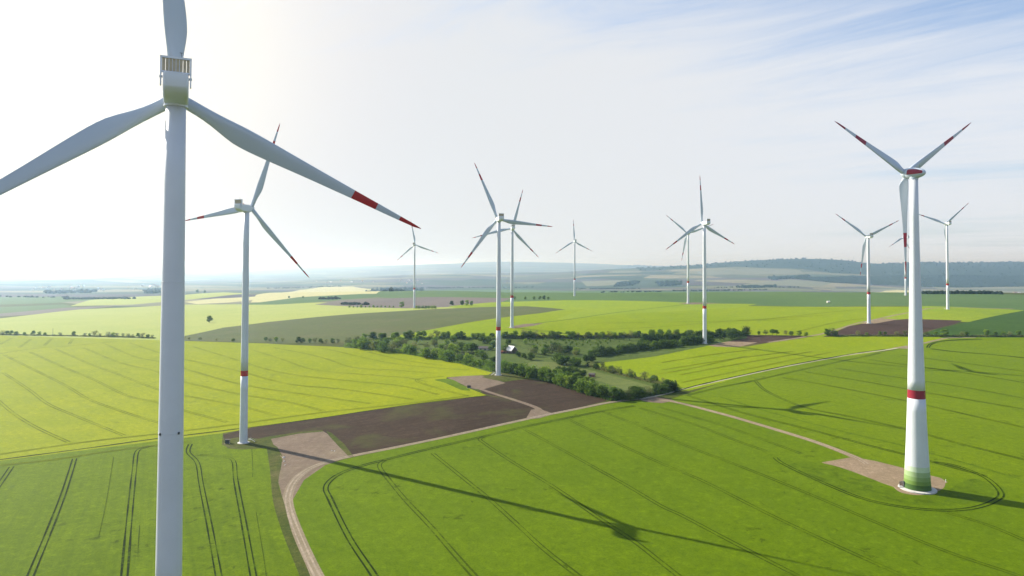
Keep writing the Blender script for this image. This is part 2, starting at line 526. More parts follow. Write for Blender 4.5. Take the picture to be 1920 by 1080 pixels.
M['crimson'] = plain('crimson paint', (0.27, 0.010, 0.030), 0.42, 0.06, 0.3, spec=0.4)
M['blade'] = plain('pale grey blade gelcoat', (0.46, 0.525, 0.590), 0.38, 0.02, 0.1, spec=0.4)
M['grill'] = plain('cooler louvre metal', (0.44, 0.37, 0.24), 0.6, 0.1, 1.0)
M['dark'] = plain('dark metal', (0.06, 0.065, 0.07), 0.5, 0.1, 1.0)
M['steel'] = plain('galvanised steel', (0.50, 0.50, 0.49), 0.5, 0.1, 1.0)
M['concrete'] = plain('pale concrete', (0.55, 0.53, 0.49), 0.85, 0.12, 0.5, spec=0.15)
for i, c in enumerate([(0.50, 0.60, 0.42), (0.30, 0.41, 0.20), (0.22, 0.33, 0.11), (0.15, 0.25, 0.05), (0.055, 0.120, 0.025)]):
    M['green%d' % i] = plain('green tower ring %d' % i, c, 0.5, 0.05, 0.2)
M['roof_white'] = plain('pale corrugated roof', (0.82, 0.80, 0.78), 0.6, 0.1, 0.6)
M['roof_dark'] = plain('dark weathered roof', (0.10, 0.085, 0.08), 0.8, 0.25, 0.6)
M['roof_red'] = plain('clay tile roof', (0.30, 0.12, 0.075), 0.8, 0.25, 0.6)
M['wall_wood'] = plain('weathered timber wall', (0.13, 0.10, 0.08), 0.85, 0.25, 0.8)
M['wall_red'] = plain('rust red wall', (0.27, 0.12, 0.09), 0.85, 0.2, 0.8)
M['wall_pale'] = plain('pale plaster wall', (0.62, 0.58, 0.52), 0.85, 0.1, 0.6)


# ------------------------------------------------------------------ object helpers
def tag(o, label=None, cat=None, group=None, kind=None):
    for k, v in (('label', label), ('category', cat), ('group', group), ('kind', kind)):
        if v:
            o[k] = v
    return o


def mesh_obj(name, verts, faces, mats, parent=None, fm=None, smooth=False, loc=None):
    me = bpy.data.meshes.new(name)
    me.from_pydata([tuple(v) for v in verts], [], [tuple(f) for f in faces])
    for m in (mats if isinstance(mats, (list, tuple)) else [mats]):
        me.materials.append(m)
    if fm is not None:
        me.polygons.foreach_set('material_index', np.array(fm, dtype=np.int32))
    if smooth:
        me.polygons.foreach_set('use_smooth', np.ones(len(me.polygons), dtype=bool))
    me.update()
    o = bpy.data.objects.new(name, me)
    COL.objects.link(o)
    if parent:
        o.parent = parent
    if loc is not None:
        o.location = loc
    return o


def empty(name, loc, rz=0.0):
    o = bpy.data.objects.new(name, None)
    o.location = loc
    o.rotation_euler = (0, 0, rz)
    o.empty_display_size = 2
    COL.objects.link(o)
    return o


class MB:
    def __init__(s):
        s.v, s.f, s.m = [], [], []

    def add(s, v, f, mi=0):
        k = len(s.v)
        s.v += [tuple(p) for p in v]
        s.f += [tuple(i + k for i in q) for q in f]
        s.m += [mi] * len(f)
        return s

    def box(s, c, d, mi=0, rot=None, taper=1.0):
        pts = []
        for z in (-1, 1):
            t = taper if z > 0 else 1.0
            for x, y in ((-1, -1), (1, -1), (1, 1), (-1, 1)):
                p = Vector((x * d[0] / 2 * t, y * d[1] / 2 * t, z * d[2] / 2))
                if rot is not None:
                    p = rot @ p
                pts.append(p + Vector(c))
        return s.add(pts, [(3, 2, 1, 0), (4, 5, 6, 7), (0, 1, 5, 4), (1, 2, 6, 5), (2, 3, 7, 6), (3, 0, 4, 7)], mi)

    def tube(s, a, b, r1, r2=None, n=8, mi=0):
        r2 = r1 if r2 is None else r2
        a, b = Vector(a), Vector(b)
        q = (b - a).to_track_quat('Z', 'Y')
        pts = []
        for c, r in ((a, r1), (b, r2)):
            for i in range(n):
                t = 2 * math.pi * i / n
                pts.append(c + q @ Vector((r * math.cos(t), r * math.sin(t), 0)))
        fs = [(i, (i + 1) % n, n + (i + 1) % n, n + i) for i in range(n)]
        fs += [tuple(range(n - 1, -1, -1)), tuple(range(n, 2 * n))]
        return s.add(pts, fs, mi)

    def loft(s, rings, mi=0, caps=True, mis=None):
        n = len(rings[0])
        pts = [p for r in rings for p in r]
        k = len(s.v)
        s.v += [tuple(p) for p in pts]
        for j in range(len(rings) - 1):
            for i in range(n):
                s.f.append((k + j * n + i, k + j * n + (i + 1) % n, k + (j + 1) * n + (i + 1) % n, k + (j + 1) * n + i))
                s.m.append(mis[j] if mis else mi)
        if caps:
            s.f.append(tuple(k + i for i in range(n - 1, -1, -1)))
            s.m.append(mis[0] if mis else mi)
            s.f.append(tuple(k + (len(rings) - 1) * n + i for i in range(n)))
            s.m.append(mis[-1] if mis else mi)
        return s

    def build(s, name, mats, parent=None, smooth=False, loc=None):
        return mesh_obj(name, s.v, s.f, mats, parent, s.m, smooth, loc)


def ring(r, z, n=40):
    return [(r * math.cos(2 * math.pi * i / n), r * math.sin(2 * math.pi * i / n), z) for i in range(n)]


# ------------------------------------------------------------------ ground regions (later entries lie on top of earlier ones)
REG = []


def region(name, pts, m, smooth=False, space='px'):
    if space == 'px':
        xy = G(pts)[:, :2]
    else:
        xy = np.array(pts, float)
    if smooth:
        xy = smooth_line(xy, 5, True)
    REG.append((name, densify(xy), m))


def strip(name, pts, width, m, sm=True):
    xy = G(pts)[:, :2]
    if sm:
        xy = smooth_line(xy, 8)
    wd = np.interp(np.linspace(0, 1, len(xy)), np.linspace(0, 1, len(width)), width) if hasattr(width, '__len__') else np.full(len(xy), float(width))
    t = np.gradient(xy, axis=0)
    t /= np.hypot(t[:, 0], t[:, 1])[:, None] + 1e-9
    nrm = np.stack([-t[:, 1], t[:, 0]], 1)
    poly = np.concatenate([xy + nrm * wd[:, None] / 2, (xy - nrm * wd[:, None] / 2)[::-1]])
    REG.append((name, densify(poly), m))


B = 30  # beyond the frame
region('far_fields', [(-900, 1700), (900, 1700), (26000, 26000), (40000, 59000), (-40000, 59000), (-26000, 26000)], M['patchwork'], space='xy')
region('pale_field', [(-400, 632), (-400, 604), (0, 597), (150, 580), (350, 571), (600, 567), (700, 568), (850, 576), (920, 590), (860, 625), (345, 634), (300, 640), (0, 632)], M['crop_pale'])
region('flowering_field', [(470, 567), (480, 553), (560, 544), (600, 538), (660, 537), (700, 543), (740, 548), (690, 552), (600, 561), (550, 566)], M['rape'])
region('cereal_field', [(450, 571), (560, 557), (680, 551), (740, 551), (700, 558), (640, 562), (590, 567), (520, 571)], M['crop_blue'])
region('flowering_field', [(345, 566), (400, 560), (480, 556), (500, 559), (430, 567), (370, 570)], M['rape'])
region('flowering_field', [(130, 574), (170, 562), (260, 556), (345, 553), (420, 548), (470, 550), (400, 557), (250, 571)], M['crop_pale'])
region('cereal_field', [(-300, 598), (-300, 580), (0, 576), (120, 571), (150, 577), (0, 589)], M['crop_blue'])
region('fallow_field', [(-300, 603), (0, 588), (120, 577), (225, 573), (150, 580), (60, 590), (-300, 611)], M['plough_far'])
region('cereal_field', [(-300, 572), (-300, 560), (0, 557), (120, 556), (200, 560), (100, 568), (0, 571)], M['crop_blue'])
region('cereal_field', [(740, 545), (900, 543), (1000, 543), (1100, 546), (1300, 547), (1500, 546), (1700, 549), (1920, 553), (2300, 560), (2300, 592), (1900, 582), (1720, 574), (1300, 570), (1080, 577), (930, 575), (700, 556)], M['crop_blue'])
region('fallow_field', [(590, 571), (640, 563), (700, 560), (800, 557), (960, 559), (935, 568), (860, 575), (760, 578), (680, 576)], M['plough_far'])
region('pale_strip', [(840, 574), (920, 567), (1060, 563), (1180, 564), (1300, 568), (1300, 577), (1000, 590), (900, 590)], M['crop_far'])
region('olive_field', [(345, 630), (420, 614), (500, 604), (700, 586), (800, 580), (900, 576), (985, 574), (1060, 580), (980, 593), (850, 611), (740, 630), (640, 641), (500, 643), (345, 638)], M['crop_olive'])
region('barley_field', [(720, 640), (740, 630), (850, 610), (980, 591), (1090, 580), (1300, 571), (1500, 575), (1720, 575), (1680, 590), (1640, 603), (1540, 634), (1400, 634), (1100, 636), (900, 640)], M['crop_mid'])
region('barley_field', [(1100, 579), (1230, 566), (1300, 569), (1420, 570), (1380, 577), (1180, 588), (1090, 596), (1040, 600)], M['crop_far'])
region('barley_field', [(1640, 602), (1690, 582), (1730, 574), (1890, 580), (1925, 582), (1820, 604), (1700, 600)], M['crop_far'])
region('dark_field', [(1700, 640), (1750, 619), (1820, 603), (1920, 582), (2300, 590), (2300, 645), (1900, 640)], M['crop_dark'])
region('ploughed_field', [(1530, 636), (1590, 612), (1625, 605), (1700, 598), (1805, 601), (1790, 608), (1745, 619), (1700, 637)], M['plough2'])
region('hardstand', [(1612, 607), (1650, 597), (1683, 599), (1640, 607)], M['pad_tan'])
region('cereal_field', [(1040, 720), (1110, 679), (1180, 664), (1310, 646), (1400, 650), (1500, 632), (1600, 630), (1760, 632), (1790, 637), (1660, 657), (1540, 676), (1400, 706), (1290, 733)], M['crop_mid'])
region('ploughed_field', [(1345, 640), (1400, 628), (1500, 629), (1515, 632), (1440, 643), (1400, 646)], M['plough2'])
region('hardstand', [(1318, 646), (1345, 640), (1420, 642), (1385, 651), (1340, 650)], M['pad_tan'])
region('wheat_field', [(1255, 750), (1400, 702), (1540, 673), (1700, 651), (1790, 633), (1920, 633), (2500, 640), (2900, 1100), (2300, 1500), (-400, 1500), (560, 1090), (540, 960), (545, 890), (650, 860), (860, 815), (1000, 785), (1140, 757), (1215, 749)], M['crop_near'])
region('wheat_field', [(1258, 748), (1400, 702), (1540, 673), (1700, 651), (1790, 633), (1920, 633), (2500, 640), (2700, 900), (1900, 915), (1700, 880), (1600, 848), (1450, 803), (1350, 773)], M['crop_right'])
region('wheat_field', [(-1400, 1500), (-900, 900), (-400, 905), (0, 864), (300, 826), (418, 812), (416, 834), (440, 842), (505, 836), (528, 858), (528, 900), (524, 960), (545, 1010), (590, 1100), (300, 1500)], M['crop_left'])
region('barley_field', [(-500, 630), (0, 629), (300, 638), (500, 644), (645, 651), (700, 655), (760, 663), (850, 677), (925, 698), (915, 703), (838, 707), (836, 712), (882, 729), (912, 741), (800, 757), (600, 785), (470, 803), (418, 812), (300, 826), (0, 864), (-500, 930)], M['crop_yellow'])
region('ploughed_field', [(418, 815), (470, 802), (600, 784), (760, 760), (914, 742), (960, 749), (990, 758), (1000, 769), (990, 783), (860, 814), (700, 847), (657, 856), (620, 830), (600, 808), (500, 820), (470, 836), (425, 836)], M['plough'])
region('ploughed_field', [(905, 738), (900, 730), (945, 709), (1000, 708), (1060, 722), (1148, 749), (1030, 778), (1000, 768), (960, 750)], M['plough'])
region('hardstand', [(505, 822), (560, 812), (605, 808), (618, 816), (640, 838), (658, 855), (610, 872), (570, 900), (550, 935), (530, 935), (522, 905), (524, 880), (530, 862)], M['pad'])
region('hardstand', [(838, 708), (870, 705), (905, 704), (925, 711), (948, 718), (906, 730), (884, 729)], M['pad'])
region('hardstand', [(1540, 867), (1598, 857), (1640, 864), (1696, 878), (1762, 896), (1777, 904), (1745, 920), (1715, 925), (1690, 918), (1620, 894)], M['pad_tan'])
region('meadow', [(645, 652), (645, 640), (740, 632), (900, 633), (1100, 634), (1240, 632), (1400, 627), (1400, 634), (1320, 650), (1230, 668), (1125, 680), (1100, 684), (1190, 706), (1278, 731), (1215, 749), (1150, 750), (1060, 724), (1000, 709), (940, 702), (920, 698), (850, 678), (760, 664), (700, 656)], M['meadow'])
region('mown_meadow', [(975, 684), (1000, 678), (1052, 679), (1100, 692), (1180, 712), (1250, 732), (1190, 737), (1130, 716), (1060, 700), (1010, 692)], M['meadow_pale'])
region('grass_patch', [(420, 834), (425, 824), (445, 820), (495, 823), (520, 838), (530, 856), (500, 840), (455, 843), (428, 841)], M['verge'])
region('grass_patch', [(903, 707), (935, 699), (1000, 706), (1040, 716), (985, 711), (945, 716), (920, 711)], M['verge'])
strip('gravel_track', [(640, 1160), (592, 1075), (562, 1010), (542, 955), (541, 925), (556, 897), (590, 874), (650, 857), (750, 837), (860, 814), (1000, 783), (1080, 767), (1145, 754), (1205, 747)], [4.6, 4.6, 4.6, 4.4, 4.2, 3.8, 3.8, 3.8, 3.8], M['track'])
strip('gravel_track', [(885, 724), (920, 736), (965, 750), (1000, 762), (1012, 770), (1008, 780)], [3.5, 4, 4.5, 6], M['pad'])
region('gravel_track', [(996, 768), (1012, 767), (1040, 776), (1012, 784), (985, 787)], M['pad'])
region('gravel_track', [(1190, 746), (1225, 742), (1265, 751), (1240, 756), (1210, 753)], M['pad'])
strip('gravel_track', [(1215, 749), (1262, 753), (1350, 775), (1450, 804), (1530, 829), (1600, 856), (1625, 870)], [5.5, 4.6, 4.4, 4.4, 4.6, 6], M['pad_tan'])
strip('concrete_track', [(1200, 748), (1245, 739), (1300, 725), (1400, 702.5), (1500, 682), (1600, 664), (1680, 653), (1716, 649)], [3.2, 3.0, 3.0, 3.2], M['concrete_track'])
strip('concrete_track', [(1730, 644), (1760, 637), (1780, 633.5), (1830, 633)], [4.5, 3.5], M['track'])
region('hardstand', [(1672, 652), (1700, 648), (1722, 647), (1722, 652), (1700, 654)], M['track'])
strip('gravel_track', [(1440, 642), (1500, 633), (1545, 625), (1600, 608), (1650, 597), (1720, 583), (1745, 578), (1800, 577), (1900, 579)], [4.5, 4, 5, 6], M['track'])
region('hardstand', [(950, 614), (985, 607), (1020, 606), (1000, 611), (965, 616)], M['pad'])
strip('gravel_track', [(1000, 607), (1080, 597), (1180, 583), (1300, 569)], 3.0, M['crop_dark'])
region('hardstand', [(1270, 569), (1300, 567), (1350, 568.5), (1300, 571)], M['pad'])
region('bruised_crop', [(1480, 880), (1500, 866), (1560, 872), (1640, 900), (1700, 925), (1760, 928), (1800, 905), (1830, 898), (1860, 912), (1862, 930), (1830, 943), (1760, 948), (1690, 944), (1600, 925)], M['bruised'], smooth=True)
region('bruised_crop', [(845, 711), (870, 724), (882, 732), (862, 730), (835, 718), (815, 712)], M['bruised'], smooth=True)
region('gravel_foundation', [(1676, 905), (1690, 895), (1720, 890), (1760, 895), (1772, 905), (1765, 918), (1730, 928), (1695, 925), (1678, 916)], M['pad_tan'], smooth=True)
# pale and flowering fields on the far slopes
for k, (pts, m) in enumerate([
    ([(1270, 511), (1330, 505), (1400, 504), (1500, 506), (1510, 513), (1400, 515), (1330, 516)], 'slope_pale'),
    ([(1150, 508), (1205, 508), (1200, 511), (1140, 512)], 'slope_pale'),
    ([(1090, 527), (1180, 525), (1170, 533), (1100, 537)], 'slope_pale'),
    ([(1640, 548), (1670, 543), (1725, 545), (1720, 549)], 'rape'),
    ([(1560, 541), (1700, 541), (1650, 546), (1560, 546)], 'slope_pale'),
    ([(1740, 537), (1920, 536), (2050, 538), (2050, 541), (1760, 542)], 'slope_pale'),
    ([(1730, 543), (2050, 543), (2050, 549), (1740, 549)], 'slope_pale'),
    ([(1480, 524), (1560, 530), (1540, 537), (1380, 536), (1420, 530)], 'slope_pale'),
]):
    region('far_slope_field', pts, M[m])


FOREST = [
    [(1150, 504), (1300, 497), (1400, 488.5), (1500, 485.5), (1580, 487), (1640, 495), (1700, 492.5), (1920, 490.5), (2150, 490.5), (2150, 519), (1700, 519), (1560, 512), (1500, 504), (1400, 501), (1300, 504), (1200, 508)],
    [(1480, 522), (1600, 518), (1750, 517), (2150, 519), (2150, 535), (1700, 536), (1560, 530)]]
for _p in FOREST:
    region('forest_slope', _p, M['forest_floor'])
region('grass_patch', [(612, 808), (622, 812), (645, 832), (664, 857), (655, 857), (636, 838), (616, 816)], M['verge'])
region('grass_patch', [(470, 826), (500, 819), (560, 810), (605, 806), (606, 809), (560, 813), (508, 823), (515, 838), (500, 838)], M['verge'])
region('grass_patch', [(500, 832), (512, 836), (528, 862), (522, 905), (532, 940), (548, 1000), (580, 1075), (600, 1140), (585, 1140), (560, 1075), (530, 1000), (512, 940), (506, 880)], M['verge'], smooth=True)


def build_ground():
    ys = np.concatenate([np.linspace(-560, 180, 26), np.exp(np.linspace(math.log(190), math.log(59000), 300))])
    ss = np.linspace(-0.99, 0.99, 190)
    P = [(s * (y + 640), y) for y in ys for s in ss]
    edges = []
    V = [Vector(p) for p in P]
    for _, xy, _m in REG:
        k = len(V)
        V += [Vector(p) for p in xy]
        n = len(xy)
        edges += [(k + i, k + (i + 1) % n) for i in range(n)]
    vo, eo, fo, _, _, _ = delaunay_2d_cdt(V, edges, [], 0, 1e-3, False)
    vo = np.array([(v.x, v.y) for v in vo])
    z = height(vo[:, 0], vo[:, 1])
    vo = np.column_stack([vo, z])
    fo = np.array([f for f in fo if len(f) == 3])
    a, b, c = vo[fo[:, 0]], vo[fo[:, 1]], vo[fo[:, 2]]
    ar = (b[:, 0] - a[:, 0]) * (c[:, 1] - a[:, 1]) - (b[:, 1] - a[:, 1]) * (c[:, 0] - a[:, 0])
    fo[ar < 0] = fo[ar < 0][:, ::-1]
    fo = fo[np.abs(ar) > 1e-6]
    cen = vo[fo].mean(1)[:, :2]
    lab = np.full(len(fo), -1)
    for ri, (_, xy, _m) in enumerate(REG):
        lo, hi = xy.min(0), xy.max(0)
        idx = np.where((cen[:, 0] >= lo[0]) & (cen[:, 0] <= hi[0]) & (cen[:, 1] >= lo[1]) & (cen[:, 1] <= hi[1]))[0]
        if not len(idx):
            continue
        p = cen[idx]
        inside = np.zeros(len(idx), bool)
        q = np.roll(xy, -1, 0)
        for (x1, y1), (x2, y2) in zip(xy, q):
            if y1 == y2:
                continue
            cr = (y1 > p[:, 1]) != (y2 > p[:, 1])
            xi = (x2 - x1) * (p[:, 1] - y1) / (y2 - y1) + x1
            inside ^= cr & (p[:, 0] < xi)
        lab[idx[inside]] = ri
    # vertex normals shared over all pieces so that no seam shows
    fn = np.cross(vo[fo[:, 1]] - vo[fo[:, 0]], vo[fo[:, 2]] - vo[fo[:, 0]])
    vn = np.zeros_like(vo)
    for i in range(3):
        np.add.at(vn, fo[:, i], fn)
    vn /= np.linalg.norm(vn, axis=1)[:, None] + 1e-12
    for ri in range(-1, len(REG)):
        sel = fo[lab == ri]
        if not len(sel):
            continue
        used, inv = np.unique(sel, return_inverse=True)
        inv = inv.reshape(sel.shape)
        name, m = ('ground', M['verge']) if ri < 0 else (REG[ri][0], REG[ri][2])
        me = bpy.data.meshes.new(name)
        me.vertices.add(len(used))
        me.vertices.foreach_set('co', vo[used].astype(np.float32).ravel())
        me.loops.add(len(sel) * 3)
        me.loops.foreach_set('vertex_index', inv.astype(np.int32).ravel())
        me.polygons.add(len(sel))
        me.polygons.foreach_set('loop_start', np.arange(0, len(sel) * 3, 3, dtype=np.int32))
        me.polygons.foreach_set('use_smooth', np.ones(len(sel), bool))
        me.materials.append(m)
        me.update(calc_edges=True)
        me.validate()
        me.normals_split_custom_set_from_vertices([tuple(v) for v in vn[used]])
        o = bpy.data.objects.new(name, me)
        COL.objects.link(o)
        o['kind'] = 'structure'
    from mathutils.bvhtree import BVHTree
    return BVHTree.FromPolygons([tuple(v) for v in vo], [tuple(int(i) for i in f) for f in fo])


BVH = build_ground()


def drop(x, y):
    h = BVH.ray_cast(Vector((x, y, 2000)), Vector((0, 0, -1)))
    return h[0].z if h[0] is not None else float(height(x, y)[0])


def gp(u, v):
    p = ground_at([u], [v])[0]
    return Vector((p[0], p[1], drop(p[0], p[1])))


# ------------------------------------------------------------------ wheel tracks through the crop
def wheel_tracks(name, lines, width=0.42, gauge=1.9, m='wheel', lift=0.09, single=False):
    mb = MB()
    for ln in lines:
        xy = smooth_line(G(ln)[:, :2], 6)
        xy = np.array([p for p in resample(xy, 2.2)])
        t = np.gradient(xy, axis=0)
        t /= np.hypot(t[:, 0], t[:, 1])[:, None] + 1e-9
        nr = np.stack([-t[:, 1], t[:, 0]], 1)
        wob = np.interp(np.arange(len(xy)), np.arange(0, len(xy) + 12, 6), rng.normal(0, 1, len(np.arange(0, len(xy) + 12, 6))))
        for sgn in ((0,) if single else (-1, 1)):
            k = len(mb.v)
            for i, (p, q) in enumerate(zip(xy, nr)):
                wd = width * (1 + 0.25 * wob[i]) * (1 + p[1] / 2500)
                for e in (-1, 1):
                    r = p + q * (sgn * gauge / 2 + e * wd / 2)
                    mb.v.append((r[0], r[1], drop(r[0], r[1]) + lift))
            for i in range(len(xy) - 1):
                mb.f.append((k + 2 * i, k + 2 * i + 1, k + 2 * i + 3, k + 2 * i + 2)[::-1])
                mb.m.append(0)
    o = mb.build(name, M[m])
    o['kind'] = 'structure'
    return o


def resample(xy, st):
    d = np.r_[0, np.cumsum(np.hypot(*np.diff(xy, axis=0).T))]
    n = max(2, int(d[-1] / st))
    s = np.linspace(0, d[-1], n)
    return np.stack([np.interp(s, d, xy[:, 0]), np.interp(s, d, xy[:, 1])], 1)


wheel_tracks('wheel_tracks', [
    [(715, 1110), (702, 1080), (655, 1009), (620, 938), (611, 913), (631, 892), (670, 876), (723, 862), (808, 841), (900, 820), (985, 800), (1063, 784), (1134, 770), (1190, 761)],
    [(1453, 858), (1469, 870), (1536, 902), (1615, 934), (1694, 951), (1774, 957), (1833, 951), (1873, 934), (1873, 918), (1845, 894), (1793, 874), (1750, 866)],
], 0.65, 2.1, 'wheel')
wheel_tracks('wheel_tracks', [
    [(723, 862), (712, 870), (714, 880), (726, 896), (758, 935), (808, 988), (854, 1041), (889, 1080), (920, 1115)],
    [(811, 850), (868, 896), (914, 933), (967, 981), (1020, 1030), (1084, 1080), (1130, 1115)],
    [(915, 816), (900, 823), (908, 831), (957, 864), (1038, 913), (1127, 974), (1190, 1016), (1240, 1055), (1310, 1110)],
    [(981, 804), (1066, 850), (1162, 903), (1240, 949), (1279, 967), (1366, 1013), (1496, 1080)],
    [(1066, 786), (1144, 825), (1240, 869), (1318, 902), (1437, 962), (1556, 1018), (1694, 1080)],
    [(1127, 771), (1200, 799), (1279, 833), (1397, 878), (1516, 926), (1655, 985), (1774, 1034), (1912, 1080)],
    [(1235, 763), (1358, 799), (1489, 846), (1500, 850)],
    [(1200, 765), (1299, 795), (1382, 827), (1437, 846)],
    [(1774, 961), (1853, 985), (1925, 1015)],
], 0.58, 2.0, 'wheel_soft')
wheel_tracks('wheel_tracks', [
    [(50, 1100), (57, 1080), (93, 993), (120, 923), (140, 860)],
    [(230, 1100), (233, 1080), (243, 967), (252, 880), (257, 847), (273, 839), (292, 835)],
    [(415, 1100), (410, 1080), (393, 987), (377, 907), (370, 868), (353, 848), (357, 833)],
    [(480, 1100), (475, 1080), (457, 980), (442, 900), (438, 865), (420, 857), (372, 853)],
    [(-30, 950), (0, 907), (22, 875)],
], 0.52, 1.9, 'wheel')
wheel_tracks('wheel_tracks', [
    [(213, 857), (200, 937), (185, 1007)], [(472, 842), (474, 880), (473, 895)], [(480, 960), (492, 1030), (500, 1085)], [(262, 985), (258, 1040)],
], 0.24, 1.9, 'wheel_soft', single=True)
wheel_tracks('wheel_tracks', [
    [(-40, 878), (0, 873), (100, 862), (200, 847), (300, 834), (360, 828)],
    [(-40, 857), (0, 852), (167, 828), (283, 815), (433, 797), (600, 774), (760, 757), (880, 742)],
    [(-20, 735), (0, 754), (28, 777), (69, 802), (128, 829)],
    [(6, 699), (56, 732), (89, 757), (139, 779), (181, 796), (233, 817)],
    [(8, 666), (69, 696), (125, 724), (167, 749), (236, 774), (292, 791), (330, 803)],
    [(56, 660), (125, 691), (172, 710), (236, 741), (292, 754), (338, 768), (427, 792)],
    [(103, 654), (167, 682), (222, 702), (292, 729), (338, 740), (448, 761), (520, 780)],
    [(156, 652), (222, 679), (292, 696), (338, 714), (448, 739), (541, 754), (609, 771)],
    [(192, 643), (250, 668), (294, 677), (338, 689), (448, 720), (575, 740), (695, 757)],
    [(244, 643), (294, 660), (338, 672), (448, 696), (541, 720), (644, 730), (774, 749)],
    [(362, 650), (472, 684), (547, 702), (644, 713), (747, 723), (822, 740)],
    [(472, 656), (541, 678), (592, 694), (680, 702), (760, 708), (800, 716)],
    [(513, 652), (609, 672), (661, 689), (740, 694), (816, 700)],
    [(602, 653), (680, 670), (740, 682), (820, 690), (880, 694)],
    [(690, 660), (760, 676), (830, 685)],
    [(882, 742), (867, 740), (816, 727), (781, 714), (795, 709), (833, 706)],
], 0.62, 2.0, 'wheel_yellow')
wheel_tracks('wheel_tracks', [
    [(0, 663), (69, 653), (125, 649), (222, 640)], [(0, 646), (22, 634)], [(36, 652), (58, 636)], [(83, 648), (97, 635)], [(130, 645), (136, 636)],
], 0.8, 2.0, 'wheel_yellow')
wheel_tracks('wheel_tracks', [
    [(1286, 742), (1346, 727), (1417, 713), (1509, 692), (1594, 674), (1650, 662)],
    [(1467, 708), (1559, 724), (1700, 752), (1842, 784), (1930, 804)],
    [(1509, 697), (1630, 717), (1771, 742), (1930, 769)],
    [(1566, 690), (1700, 710), (1807, 726), (1930, 749)],
    [(1630, 674), (1771, 694), (1930, 719)],
    [(1690, 666), (1800, 680), (1930, 698)],
    [(1417, 715), (1440, 735), (1506, 763), (1594, 781), (1700, 805), (1807, 834), (1930, 864)],
    [(1291, 742), (1397, 775), (1516, 805), (1635, 837), (1700, 853), (1800, 880), (1850, 893)],
], 0.75, 2.0, 'wheel_soft')
wheel_tracks('wheel_tracks', [
    [(1240, 680), (1364, 661), (1420, 655)],
    [(1240, 694), (1382, 672), (1488, 659)],
    [(1275, 703), (1417, 677), (1523, 659)],
    [(1279, 717), (1417, 689), (1559, 660)],
    [(1200, 706), (1300, 690), (1400, 668)],
    [(1100, 618), (1250, 612), (1400, 600), (1560, 590)],
    [(1100, 606), (1300, 603), (1500, 598)],
    [(1420, 600), (1550, 586), (1640, 578)],
    [(1480, 625), (1560, 606), (1620, 597)],
], 0.75, 2.0, 'wheel_yellow')
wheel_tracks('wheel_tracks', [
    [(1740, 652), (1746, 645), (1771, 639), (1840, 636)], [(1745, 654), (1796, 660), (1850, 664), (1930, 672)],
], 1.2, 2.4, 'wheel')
wheel_tracks('track_ruts', [[(640, 1160), (592, 1075), (562, 1010), (542, 955), (541, 925), (556, 897), (590, 874), (650, 857), (750, 837), (860, 814), (1000, 783), (1080, 767), (1145, 754), (1205, 747)],
                            [(1215, 749), (1262, 753), (1350, 775), (1450, 804), (1530, 829), (1600, 856), (1625, 870)]], 0.75, 1.8, 'rut')
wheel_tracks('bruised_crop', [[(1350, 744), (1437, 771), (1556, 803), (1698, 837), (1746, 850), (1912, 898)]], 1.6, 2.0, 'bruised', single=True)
wheel_tracks('grass_baulk', [
    [(-60, 871), (0, 862), (167, 840), (290, 823), (383, 812), (450, 803.5)],
], 1.3, 0, 'wheel', single=True)
wheel_tracks('grass_baulk', [[(450, 804), (600, 784), (760, 760), (914, 741.5)]], 1.0, 0, 'wheel', single=True)
wheel_tracks('grass_baulk', [
    [(1262, 737), (1300, 724.4), (1400, 701.6), (1500, 681.2), (1600, 663.2), (1660, 655)],
    [(1190, 748), (1240, 738.5)]], 1.3, 0, 'dark_verge' if 'dark_verge' in M else 'wheel', single=True, lift=0.12)


# ------------------------------------------------------------------ wind turbines
def blade_mesh(name, Rr, root, chord, bands, twist0, thick0, rootd):
    cuts = sorted(set(list(np.linspace(root, 1, 34)) + bands))
    n = 22
    rings, mis = [], []
    for s in cuts:
        c = float(np.mean([np.interp(np.clip(s + d_, 0, 1), *zip(*chord)) for d_ in (-.05, -.035, -.02, -.01, 0, .01, .02, .035, .05)])) if s < 0.93 else np.interp(s, *zip(*chord))
        blend = np.clip((s - root) / (chord[2][0] - root), 0, 1)
        blend = blend * blend * (3 - 2 * blend)
        th = np.interp(s, [0, 0.2, 0.5, 1], [thick0, 0.30, 0.2, 0.14])
        tw = R(twist0) * (1 - s) ** 2 + R(2)
        pre = 0.0
        pts = []
        for i in range(n):
            t = 2 * math.pi * i / n
            cx_, cy_ = math.cos(t) * rootd / 2, math.sin(t) * rootd / 2
            xx = (1 + math.cos(t)) / 2          # 1 = trailing edge
            a = math.copysign(1, math.sin(t)) * th * c * 5 * (0.2969 * math.sqrt(xx) - 0.126 * xx - 0.3516 * xx ** 2 + 0.2843 * xx ** 3 - 0.1036 * xx ** 4) / 1.0
            ax_ = (xx - 0.30) * c
            x = cx_ * (1 - blend) + ax_ * blend
            y = cy_ * (1 - blend) + a * blend
            x, y = x * math.cos(tw) - y * math.sin(tw), x * math.sin(tw) + y * math.cos(tw)
            pts.append((x, y + pre, s * Rr))
        rings.append(pts)
    for a, b in zip(cuts[:-1], cuts[1:]):
        mid = (a + b) / 2
        mis.append(1 if (bands[0] < mid < bands[1] or mid > bands[2]) else 0)
    mb = MB()
    mb.loft(rings, mis=mis)
    me_o = mb.build(name, [M['blade'], M['red'] if Rr > 52 else M['crimson']], smooth=True)
    me = me_o.data
    bpy.data.objects.remove(me_o)
    return me


